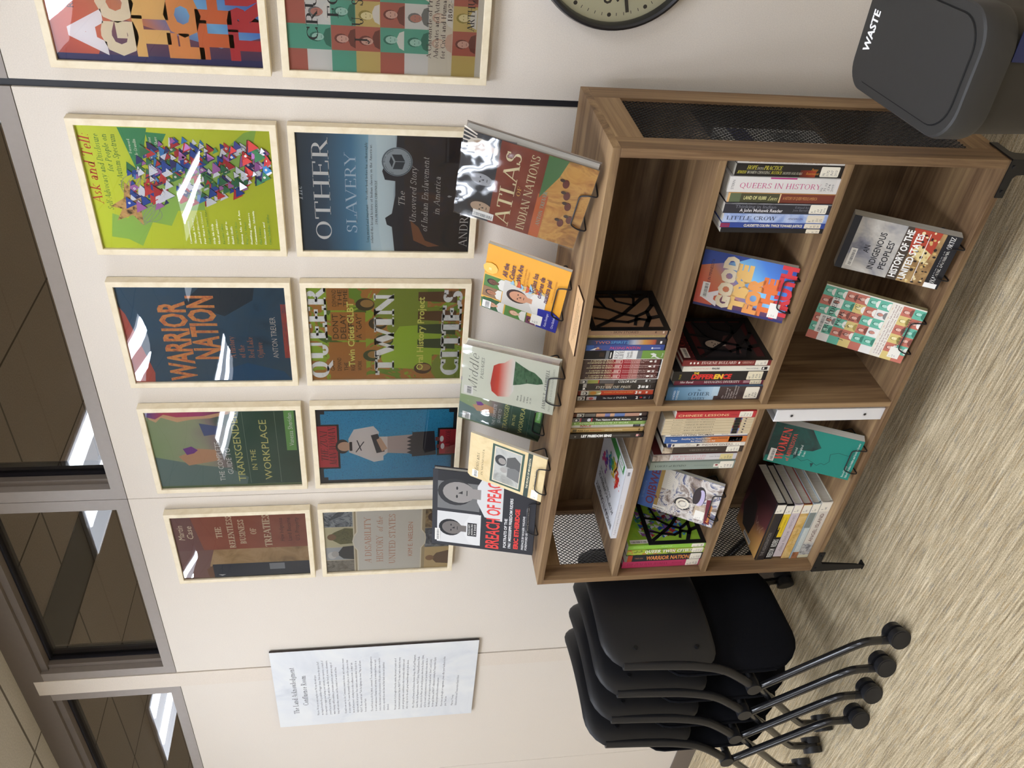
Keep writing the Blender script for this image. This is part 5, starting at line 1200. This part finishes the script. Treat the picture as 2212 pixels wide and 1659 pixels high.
def c_middle(a):
    a.rect(0, 0, 1, 1, C('#dcdccb'))
    K = C('#3a3c36')
    T_(a, 'Middle', .1, .86, .17, .1, K, font='serif', slant=.35, T=.06, th=.03, sf=0); T_(a, 'PASSAGES', .4, .82, .23, .032, C('#6a6c62'), font='serif', slant=.2)
    up = [(.12, .4), (.2, .33), (.35, .31), (.55, .32), (.72, .33), (.78, .38), (.82, .44), (.92, .5), (.95, .52), (.85, .56), (.3, .56), (.16, .52)]
    a.poly(up, a.fade('dawn', (.5, .3), (.5, .56), [(0, '#b8322c'), (.35, '#d2503c'), (.75, '#e8d2c4'), (1, '#e4e2da')])); a.poly([(.42, .55), (.9, .55), (.84, .62), (.78, .7), (.76, .76), (.66, .84), (.58, .86), (.54, .8), (.52, .7), (.46, .62)], blotch('dark_green_sea', ['#2c4a34', '#3f6a48', '#57805c', '#24382c'], 40, .4, (1, 1, 3)))
    for i, s in enumerate(('African', 'American', 'Journeys', 'to Africa,', '1787-2005')): a.text(s, .12, .62+.035*i, .018, C('#5a5c52'), font='serif', slant=.2, sf=.05, up=False)
    a.k += 1; T_(a, 'JAMES T. CAMPBELL', .08, .88, .91, .034, C('#5a5c52'), font='serif', slant=.1); T_(a, 'PREFACE BY DAVID LEVERING LEWIS', .06, .92, .965, .02, C('#a8a898'), font='serif', sf=.04)
def c_mex(a):
    a.rect(0, 0, 1, 1, blotch('tan_map', ['#c9ae78', '#d6be8c', '#dcc798', '#cdb482'], 16, .45))
    T_(a, 'Mexicans', .12, .6, .14, .05, C('#4a3c24'), font='serif', slant=.35, T=.1); T_(a, 'IN MINNESOTA', .12, .72, .2, .024, C('#6a5a38'), font='serif', slant=.2)
    a.rect(.06, .3, .94, .72, C('#2f4a3c')).rect(.1, .33, .9, .69, C('#d2c8ae')).rect(.12, .345, .88, .68, blotch('grey_yard_photo', ['#8f8f8a', '#b4b4ae', '#77776f'], 14))
    G = C('#4a4a48')
    a.ell(.62, .42, .12, .075, C('#1f1f20')).ell(.61, .44, .07, .05, C('#8c8680')).poly([(.52, .5), (.72, .5), (.8, .6), (.7, .68), (.5, .68)], G).ell(.42, .47, .06, .045, C('#9a9690')).poly([(.3, .52), (.5, .52), (.54, .62), (.5, .68), (.24, .68)], C('#6a6a68'))
    a.rect(0, .76, 1, .82, C('#24382f')); T_(a, 'THE PEOPLE OF MINNESOTA', .2, .9, .805, .024, C('#d8cfae'), bold=.02)
    T_(a, 'Dionicio Valdes', .3, .7, .9, .026, C('#5a4a2c'), font='serif', slant=.2)
def c_breach(a):
    a.rect(0, 0, 1, 1, C('#2b2b30'))
    a.rect(.04, .05, .46, .46, C('#cfcfcf')).head(.25, .19, .11, C('#6c6663'), Kd, C('#d6d6d6')); a.rect(.16, .35, .34, .44, C('#26262a')); a.lines(['POLICE DEPT.', 'JACKSON, MISS', '21260'], .175, .375, .028, .016, Wd, w=.15)
    a.rect(.5, .05, 1, .46, C('#6c6c6c')).rect(.86, .05, 1, .46, C('#1f1f22')); a.head(.73, .24, .17, C('#8f8a87'), C('#2a2a2c'), C('#d0d0d0'))
    T_(a, 'BREACH OF PEACE', .03, .97, .66, .125, C('#d9403c'), bold=.02)
    a.lines(['PORTRAITS OF THE', '1961 MISSISSIPPI FREEDOM RIDERS'], .06, .735, .045, .026, C('#dcdcdc'), bold=.03); T_(a, 'ERIC ETHERIDGE', .06, .6, .85, .04, C('#d9403c'), bold=.05); a.lines(['PREFACE BY ROGER WILKINS', 'FOREWORD BY DIANE McWHORTER'], .06, .905, .034, .02, C('#cfcfcf'), bold=.03)
def c_indig(a):
    a.rect(0, 0, 1, .52, blotch('stormy_sky', ['#4a4c5c', '#8a8a92', '#b9b4ac', '#d0ccc4', '#8f8c90'], 8, .4)).rect(0, 0, 1, .07, C('#26262c')).rect(0, .5, 1, .86, blotch('bison_plain', ['#5a4028', '#8a6a44', '#b09060', '#3a2a20'], 18, .4)).rect(0, .5, 1, .6, C('#453a30'))
    a.poly([(.55, .6), (1, .56), (1, .82), (.5, .8)], C('#a9402c')).poly([(.45, .7), (.62, .62), (.72, .68), (.6, .8), (.4, .78)], C('#d9c48a'))
    r_ = random.Random(4)
    for i in range(50): a.ell(r_.random()*.96+.02, .64+.2*r_.random(), .012+.02*r_.random(), .008+.01*r_.random(), C(r_.choice(['#241a16', '#e2d2a4', '#2a201c', '#c9a868'])), False, 8); a.k += .1
    a.rect(0, .86, 1, 1, C('#1d1c20')).rect(0, .86, .09, .98, Wd); K = C('#26262c')
    T_(a, 'AN', .38, .52, .25, .052, K, bold=.01); T_(a, 'INDIGENOUS', .1, .8, .35, .058, K, bold=.01); T_(a, "PEOPLES'", .14, .68, .45, .058, K, bold=.01); T_(a, 'HISTORY OF THE', .05, .95, .575, .062, Wd, bold=.03); T_(a, 'UNITED STATES', .05, .92, .67, .062, Wd, bold=.03)
    a.line([(.05, .74), (.95, .72)], .0012, Wd); T_(a, 'ROXANNE DUNBAR-ORTIZ', .02, .98, .945, .044, Wd, font='serif')
def c_crus(a):
    a.rect(0, 0, 1, 1, C('#e4dfd4')); crus_grid(a, 6, 9, -.02, 0, (.68, .78)); K = C('#2c2c2e')
    a.rect(.04, .69, 1, .775, C('#e6e0d4')); T_(a, 'CRUSADERS', .16, .84, .175, .045, K, font='serif', T=.13); T_(a, 'FOR', .34, .62, .27, .042, K, font='serif', T=.13)
    for i, ch in enumerate('JUSTICE'): a.text(ch, .12+.13*i, .37+.02*(i % 2), .05, K, al='c', font='serif', T=.13, up=False)
    a.k += 1; a.lines(['A Chronicle of Protest by Agitators, Advocates and', 'Activists in their Struggle for Civil and Human', 'Rights in St. Paul, Minnesota, 1802-1985'], .05, .715, .026, .015, C('#7a4a44'), w=.92, font='serif', sf=.05); T_(a, 'ARTHUR C. McWATT', .2, .8, .9, .03, K, font='serif')
def c_ojib(a):
    a.rect(0, 0, 1, .2, C('#3f62a8')).rect(0, .2, 1, .25, C('#a8894a')).rect(0, .25, 1, 1, blotch('dancer_photo', ['#2c3358', '#6a5a4c', '#9a8c84', '#d6d0c8', '#3a4470', '#bcae9c', '#5a3a34'], 18, .4, dist=1.6))
    a.rect(.55, .25, 1, .38, C('#cfcac0')); T_(a, 'OJIBWE', .1, .92, .19, .1, C('#6a2a44'), bold=.02); T_(a, 'IN MINNESOTA', .2, .6, .06, .03, C('#6f8cc4'))
    a.circ(.34, .56, .023, C('#2a2626')).circ(.34, .56, .018, C('#e2d9c4')).circ(.34, .56, .012, C('#8a7f74')).circ(.34, .56, .008, C('#e2d9c4'))
    a.ell(.6, .74, .24, .08, C('#2a2422')).ell(.58, .76, .2, .05, C('#b8aecb')).ell(.6, .72, .17, .04, C('#33282a'))
    for i in range(14): a.line([(.12+.02*i, .3+.02*i), (.04+.03*i, .44+.025*i)], .002, C('#e4ddd0'), False); a.line([(.18+.015*i, .72), (.1+.03*i, .9)], .002, C('#c9b498'), False)
    for i in range(9): a.line([(.62+.02*i, .44), (.58+.045*i, .31)], .003, C('#ded8cc'), False)
    a.k += 1; a.poly([(.05, .88), (.6, .84), (.62, .9), (.05, .955)], C('#6a1f2c')); a.text('Anton Treuer', .08, .935, .035, C('#e0963c'), w=.42, bold=.02, slant=.1)
def c_women(a):
    a.rect(0, 0, 1, 1, C('#1f7a6c')); a.poly([(.15, 0), (1, 0), (1, .42), (.8, .5), (.62, .58), (.5, .5), (.46, .36), (.3, .3), (.22, .12)], blotch('dark_hair', ['#1c2423', '#243430', '#1f4a42', '#1b2221'], 14))
    a.line([(.2, .3), (.26, .36), (.2, .42), (.28, .48), (.22, .56), (.18, .6), (.26, .64), (.24, .68), (.34, .72), (.52, .7), (.6, .78), (.58, .9), (.7, .92)], .0014, C('#1a4a44'))
    a.poly([(.22, .32), (.36, .3), (.42, .34), (.3, .36)], C('#1a3a38')).poly([(.1, .55), (.2, .52), (.22, .56)], C('#1a3a38'))
    R = C('#d2483c'); T_(a, 'WOMEN', .12, .92, .2, .095, R, font='serif', T=.2); T_(a, 'of MINNESOTA', .12, .82, .275, .045, R, font='serif'); a.lines(['Selected', 'Biographical', 'Essays'], .32, .33, .05, .026, C('#dcdcd4'), font='serif')
    a.lines(['Revised Edition', 'Edited by Barbara Stuhler and Gretchen Kreuter'], .05, .93, .04, .022, C('#dcdcd4'), font='serif')
face_book('large hardback, ATLAS OF INDIAN NATIONS, in a shiny jacket on the bookcase top', -.1671, -.2814, ZT+.014, -.4312, .2521, .2681, .3599, .022, '#8a7f74', c_atlas, ZT, True, '#c9c8c4', True, bar=(.03, .15, .12, .32, True), lip=.055, easel='black wire easel under the large atlas')
face_book('orange and blue picture book with children, half behind the atlas', -.4408, -.205, ZT+.010, -.2864, .215, .1953, .4478, .009, '#e2a02e', c_colors, ZT, bar=(.02, .03, .14, .14), call=(.03, .66, .19, .8, ('QP', '88.5', '.K57')), lip=.055, easel='black wire easel under the orange picture book')
face_book('cream hardback with a map of Africa, in a shiny jacket on the bookcase top', -.6315, -.2882, ZT+.018, .0325, .1462, .2317, .4064, .03, '#d2d2c2', c_middle, ZT, True, '#e2e0dc', True, bar=(.03, .03, .2, .13), lip=.04, easel='black wire easel under the cream hardback')
face_book('dark green hardback about the workplace, half behind the cream one', -.8227, -.1861, ZT+.014, -.1191, .155, .2263, .436, .018, '#2c4236', a_trans, ZT, True, '#d9d6cc', True, bar=(.03, .05, .2, .15), lip=.045, easel='black wire easel under the dark green hardback')
face_book('tan paperback, Mexicans IN MINNESOTA, on the bookcase top', -.9333, -.2901, ZT+.012, -.0041, .1564, .2136, .5374, .008, '#cdb482', c_mex, ZT, bar=(.03, .06, .19, .14), call=(.02, .86, .22, .95, ('F', '615', '.M5')), lip=.045, easel='black wire easel under the tan paperback')
face_book('black hardback with two portraits, BREACH OF PEACE, at the left end of the top', -1.107, -.2625, ZT+.012, .2548, .242, .2863, .284, .02, '#2b2b30', c_breach, ZT, True, '#cfccc6', bar=(.06, .03, .22, .08), lip=.05, easel='black wire easel under the black portrait book')
face_book('orange and blue paperback, A GOOD TIME FOR THE TRUTH, on the middle shelf', -.3379, -.3277, ZS2+.012, .0613, .1388, .2013, .4546, .014, '#c9603c', a_good, ZS2, pages='#d6d2c8', bar=(.16, .06, .44, .14), call=(.06, .82, .32, .93, ('F', '615', '.A1')), lip=.04, easel='black wire easel on the middle shelf, right of the divider')
face_book('thick paperback with a cloudy sky and bison on the bottom shelf', -.2455, -.3402, ZS3+.016, -.047, .1331, .226, .4086, .026, '#26262c', c_indig, ZS3, pages='#d6d2c6', bar=(.08, .09, .42, .15), lip=.04, easel='black wire easel on the bottom shelf, nearest the right side')
face_book('paperback with a grid of small portraits, CRUSADERS FOR JUSTICE, on the bottom shelf', -.449, -.3336, ZS3+.012, -.0468, .1561, .2271, .4923, .012, '#c9b36a', c_crus, ZS3, pages='#b8ad84', bar=(.14, .06, .48, .13), call=(.06, .84, .26, .95, ('F', '614', '.S4')), lip=.045, easel='black wire easel under the portrait grid paperback')
face_book('paperback with a feathered dancer, OJIBWE, on the middle shelf', -1.0063, -.3384, ZS2+.011, .0363, .1559, .2106, .5103, .012, '#3f62a8', c_ojib, ZS2, bar=(.04, .2, .12, .36, True), call=(.1, .74, .3, .86, ('E', '99', '.C6')), lip=.045, easel='black wire easel on the middle shelf, left of the divider')
face_book('teal paperback, WOMEN of MINNESOTA, on the bottom shelf', -.8407, -.3441, ZS3+.016, .0184, .137, .2236, .4001, .026, '#1f7a6c', c_women, ZS3, pages='#dcd8d0', bar=(.04, .04, .36, .11), lip=.04, easel='black wire easel under the teal paperback')

# ------------------------------------------------------------------ wall clock, wall board
ck = empty('wall_clock', 'round black-rimmed wall clock with a cream dial and black numerals', 'clock', (.286, 0, .941))
m = MB(); n = 72
prof = [(.1756, -.001), (.1756, -.02), (.172, -.031), (.167, -.034), (.1625, -.031), (.1600, -.020), (.1600, -.012)]
m.loft([[(r*math.cos(2*PI*k/n), y, r*math.sin(2*PI*k/n)) for k in range(n)] for r, y in prof], C('#1d1d20', .3, .5, name='black_clock_rim'), caps=False)
m.build('rim', ck)
m = MB(); m.cyl((0, -.001, 0), (0, -.0125, 0), .1606, C('#e2dfc2', .6, .3), n=64)
a = Art(m, (-.16, -.0125, .16), (1, 0, 0), (0, 0, -1), .32, .32); K = C('#201d1f')
for i in range(60):
    q = 2*PI*i/60; x, z = math.sin(q), math.cos(q)
    if i % 5 == 0: a.circ(.5+x*.146/.32, .5-z*.146/.32, .0042, K, False, 14)
    else: a.line([(.5+x*.1425/.32, .5-z*.1425/.32), (.5+x*.1485/.32, .5-z*.1485/.32)], .0013, K, False)
for i in range(1, 13):
    q = 2*PI*i/12; a.text(str(i), .5+math.sin(q)*.115/.32, .5-math.cos(q)*.115/.32+.052, .104, K, al='c', bold=.0, up=False)
m.build('dial', ck)
def hand(name, deg, L, w, y):
    q = math.radians(deg); d = Vector((math.sin(q), 0, math.cos(q))); p = Vector((d.z, 0, -d.x)); h = MB(); A = -d*.022; B = d*L
    V = [A-p*w, A+p*w, B+p*w*.8, B-p*w*.8]
    h.add([v+Vector((0, y, 0)) for v in V] + [v+Vector((0, y+.0008, 0)) for v in V], [(0, 1, 2, 3), (7, 6, 5, 4), (0, 4, 5, 1), (1, 5, 6, 2), (2, 6, 7, 3), (3, 7, 4, 0)], K)
    h.build(name, ck)
hand('minute_hand', 255.3, .143, .0042, -.0165); hand('hour_hand', 51, .095, .0055, -.015)
MB().cyl((0, -.0135, 0), (0, -.0185, 0), .008, K).build('hub', ck)
M_CRYST = glass('clock_crystal', '#ffffff', 1.0)
m = MB(); m.add([(.1605*math.cos(2*PI*k/48), -.0205, .1605*math.sin(2*PI*k/48)) for k in range(48)], [tuple(range(48))], M_CRYST); m.build('crystal', ck)

sg = empty('wall_board', 'tall white printed board, The Land Acknowledgment Confluence Room, on the left wall panel', 'notice board', (-2.2877, -.012, 1.4344))
SWd, SHt = .5, .7415
m = MB(); m.box(-SWd/2, SWd/2, 0, .0075, -SHt/2, SHt/2, C('#3a3330', .6, name='board_core'))
m.box(-SWd/2, SWd/2, -.0002, .0004, -SHt/2, SHt/2, blotch('pale_watercolour_paper', ['#c9cdd2', '#d6d9dc', '#dcdede', '#e0e2e2'], 4.5, .55, dist=1.0))
a = Art(m, (-SWd/2, -.0003, SHt/2), (1, 0, 0), (0, 0, -1), SWd, SHt)
K1, K2 = C('#4d4d52'), C('#6c6a72')
T_(a, 'The Land Acknowledgment', .18, .8, .105, .026, K1, font='serif', T=.13); T_(a, 'Confluence Room', .29, .69, .155, .026, K1, font='serif', T=.13)
PAR = [(.204, ['Welcome. We hope you enjoy using this room. We hope this small space', 'we imagined touches the possibility of bigger change. How does this space feel?', 'It is important to engage your feelings, your curiosity, your openness, as much of', 'yourself as you can bring. To help with that, we offer: food, art, voices, information,', 'water blessings, wild possibilities, provocative questions, and various ways of', 'being with each other, ourselves, and the context of our work and lives.']),
 (.343, ['A small room can do a lot. Convenience means to discuss, and confluence means', 'to come together. To sense the potential of a place, to care for a place so that', 'we are all welcomed - including here in this confluence room - is what I am', 'exploring with this art project. Once I asked a wise artist what I should do at', 'MnDOT. The wise artist said, "Turn the highways into rivers." May we all learn', 'from wise waters\' heart.']),
 (.478, ['The world needs us, all of us, whole, connected. To me, land acknowledgment is', 'to act with awareness of human ties and stories, to understand how we each', 'come to this moment and the preciousness of this place, and to make room for', 'everyone, especially those who have had their lands stolen and identities', 'diminished.']),
 (.597, ['Not just a work of art brought in from the outside, this project is made out of', 'the moments and systems that are MnDOT. For that, I wish to thank the many', 'people and groups who contributed to this room-wide collaboration and', 'atlas to help care for the earth, going forward throughout its given places.']),
 (.691, ['Office of Equity and Diversity and the Employee Resource Groups, Office of Land Management,', 'Central Office Facility Management services, MnDOT Library, Printing and Electronic Media', 'Services, artists for the Water, Land, Air and Life projects, elders from the Dakota, Ojibwe,', 'and for the research and artists involved in the room, Special thanks to those who live on', 'the taking of care and our respect to the people and land, Grand Council Society,', 'Art through Libraries, and MnDOT collaborators including the Transportation Equity', 'fellowship program and the artist in residence project.']),
 (.839, ['If you have any thoughts or suggestions, please offer your feedback in this', 'guest. Thank you.']), (.895, ['Marcus Young', 'Behavioral Artist and Transportation Equity Fellow'])]
WID = [[.55, .72, .73, .73, .7, .64], [.74, .72, .68, .7, .7, .19], [.74, .7, .72, .66, .09], [.7, .71, .68, .67], [.73, .7, .72, .67, .66, .68, .41], [.68, .14], [.15, .42]]
for (v, rows), ws in zip(PAR, WID):
    for i, (s, wq) in enumerate(zip(rows, ws)): a.text(s, .135 + .004*v, v + .0203*i, .0105, K2, w=wq, up=False, res=1)
m.build('board', sg)

# ------------------------------------------------------------------ nesting chairs on castors
M_SHELL = C('#1d1d20', .42, .45, name='black_plastic_shell')
def fabric():
    t = NT('black_fabric'); f = t.noise(t.obj((900, 900, 900)), 1.0, 2)
    t.l(t.ramp(f, [(.3, '#08090d'), (.7, '#15161c')]), t.b.inputs['Base Color']); t.b.inputs['Roughness'].default_value = .95; t.b.inputs['Specular IOR Level'].default_value = .15
    t.bump(f, .4, .001); return t.m
M_FAB = fabric()
M_TUBEB = C('#161618', .25, .55, name='black_gloss_tube', coat=.3)
M_CAST = C('#1f1f22', .4, .45, name='black_castor')
def pillow(cx, hw, z0, z1, th, dish, lean, r0, r1, nu=18, nv=16, thtop=0.0):
    """closed cushion standing upright: returns front and rear grids; -x is the front"""
    F, B = [], []
    for j in range(nv + 1):
        t = .5 - .5*math.cos(PI*j/nv); z = z0 + (z1-z0)*t; h = z1-z0
        d0, d1 = (z-z0), (z1-z); w = hw
        if d0 < r0: w -= r0 - math.sqrt(max(0, r0*r0 - (r0-d0)**2))
        if d1 < r1: w -= r1 - math.sqrt(max(0, r1*r1 - (r1-d1)**2))
        fr, br = [], []
        for i in range(nu + 1):
            s = -math.cos(PI*i/nu); y = w*s
            e = max(0, 1-abs(s)**5)**.5 * max(0, 1-abs(2*t-1)**7)**.5
            x = cx + lean*(t-.5) - dish*(y/hw)**2; q = (th + thtop*t)/2*e
            fr.append((x-q, y, z)); br.append((x+q, y, z))
        F.append(fr); B.append(br)
    return F, B
def grid(m, G, mt, flip=False):
    n = len(G[0]); V = [p for r in G for p in r]
    Q = [(j*n+i, j*n+i+1, (j+1)*n+i+1, (j+1)*n+i) for j in range(len(G)-1) for i in range(n-1)]
    m.add(V, [q[::-1] for q in Q] if flip else Q, mt, True)
CHL = ['black nesting chair on castors, nearest the bookcase', 'black nesting chair on castors, second from the bookcase', 'black nesting chair on castors, third from the bookcase', 'black nesting chair on castors, outermost of the row, farthest from the bookcase']
CY = math.radians(5)
ch = empty('nesting_chair', CHL[0], 'chair', (-1.597, -.354, 0), CY, group='nested chairs beside the bookcase')
F, B = pillow(.222, .226, .487, .822, .020, .046, .022, .055, .085, thtop=.012)
m = MB(); grid(m, F, M_SHELL, True); grid(m, B, M_SHELL)
bk = m.build('backrest', ch, angle=60)
for y in (-.176, .176):
    for z in (.545, .725):
        x = .222 - .046*(y/.226)**2 + .022*((z-.487)/.335-.5) + .0125
        MB().cyl((x-.006, y, z), (x+.003, y, z), .006, M_SCREW, n=12).build('screw', bk)
F, B = pillow(.1255, .212, .20, .63, .044, .012, .004, .125, .06)
m = MB(); grid(m, B, M_FAB); 
mid = [[(.1255 + (p[0]-.1255)*.2, p[1], p[2]) for p in r] for r in F]
grid(m, mid, M_FAB, True); m.build('seat_cushion', ch, angle=60)
m = MB(); grid(m, F, M_SHELL, True); grid(m, [[(p[0]+.0012 if False else .1255 + (p[0]-.1255)*.25, p[1], p[2]) for p in r] for r in F], M_SHELL); m.build('seat_shell', ch, angle=60)
for s in (-1, 1):
    MB().tube([(.063, s*.222, .364), (.100, s*.222, .404), (.150, s*.221, .470), (.172, s*.219, .555), (.180, s*.216, .66), (.183, s*.212, .765)], .0125, M_SHELL, n=12, bend=.05).build('side_frame', ch)
    MB().cyl((.063, s*.236, .364), (.063, s*.206, .364), .021, M_SHELL, n=28).build('pivot', ch)
    for nm, P, c in (('rear', [(.052, s*.221, .348), (.078, s*.224, .318), (.278, s*.268, .141), (.298, s*.272, .112), (.300, s*.273, .062)], (.300, s*.2735, .029)), ('front', [(.060, s*.220, .345), (.030, s*.216, .322), (-.185, s*.178, .146), (-.226, s*.170, .108), (-.232, s*.168, .062)], (-.234, s*.1675, .029))):
        lg = MB().tube(P, .0115, M_TUBEB, n=12, bend=.035).build('leg', ch)
        k = MB(); q = (.35 if nm == 'rear' else -.5) * s; ax = Vector((math.sin(q), math.cos(q), 0)); o = Vector(c) + Vector((ax.y, -ax.x, 0)) * (.012 if nm == 'rear' else -.012)
        for u in (-1, 1):
            A, E = o + ax*u*.005, o + ax*u*.0235
            k.cyl(A, E, .029, M_CAST, n=28); k.cyl(E, E + ax*u*.0012, .0245, M_CAST, n=28)
        k.cyl(o - ax*.005, o + ax*.005, .02, M_CAST, n=20); k.cyl(Vector(c) + Vector((0, 0, .01)), Vector(c) + Vector((0, 0, .045)), .0115, M_CAST, n=14)
        k.build('castor', lg)
MB().tube([(.060, -.21, .352), (.045, -.1, .352), (.045, .1, .352), (.060, .21, .352)], .012, M_SHELL, n=10).box(.045, .112, -.06, .06, .30, .365, M_SHELL).build('seat_mount', ch)
for i in range(1, 4): dup(ch, (-1.597-.119*i, -.354-.011*i, 0), label=CHL[i])

# ------------------------------------------------------------------ waste bin
M_BIN = C('#2f2e2d', .5, .4, name='charcoal_plastic', vary=.03); M_BINB = C('#2c2822', .55, .35, name='dark_bin_body', vary=.04)
bn = empty('waste_bin', 'charcoal plastic waste bin lettered WASTE beside the bookcase', 'bin', (.256, -.543, 0), .05)
def ring(w, h, r, z, n=8, cx=0, cy=0): return [(x, y, z) for x, y in rrect(w, h, r, n, cx, cy)]
LW, LH = .192, .318; R4 = (.055, .055, .04, .04)
m = MB()
m.loft([ring(LW-.03, LH-.05, .04, .001), ring(LW-.024, LH-.03, R4, .3), ring(LW-.012, LH-.014, R4, .548)], M_BINB)
m.build('body', bn)
m = MB()
m.loft([ring(LW-.004, LH-.004, R4, .548), ring(LW, LH, R4, .556), ring(LW, LH, R4, .590), ring(LW-.003, LH-.003, R4, .596), ring(LW-.008, LH-.008, R4, .5985)], M_BIN)
A = Art(m, (-LW/2, LH/2, .5986), (1, 0, 0), (0, -1, 0), LW, LH)
T_(A, 'WASTE', .32, .66, .128, .058, C('#f2f2f2'), bold=.03)
m.build('lid', bn, angle=30)
m = MB(); G = C('#0c0c0d', .7)
pr = rrect(LW-.036, LH-.068, (.045, .045, .004, .004), 8, 0, -.016)
m.add([(x, y, .5988) for x, y in rrect(LW-.032, LH-.064, (.047, .047, .005, .005), 8, 0, -.016)], [tuple(range(36))], G)
m.loft([[(x, y, .5988) for x, y in pr], [(x*.997, (y+.016)*.997-.016, .6005) for x, y in pr]], M_BIN)
m.build('flap', bn, angle=30)
MB().box(.03, .085, -LH/2+.0035, -LH/2+.0045, .44, .545, C('#20264a', .5, name='navy_panel')).build('label_panel', bn)
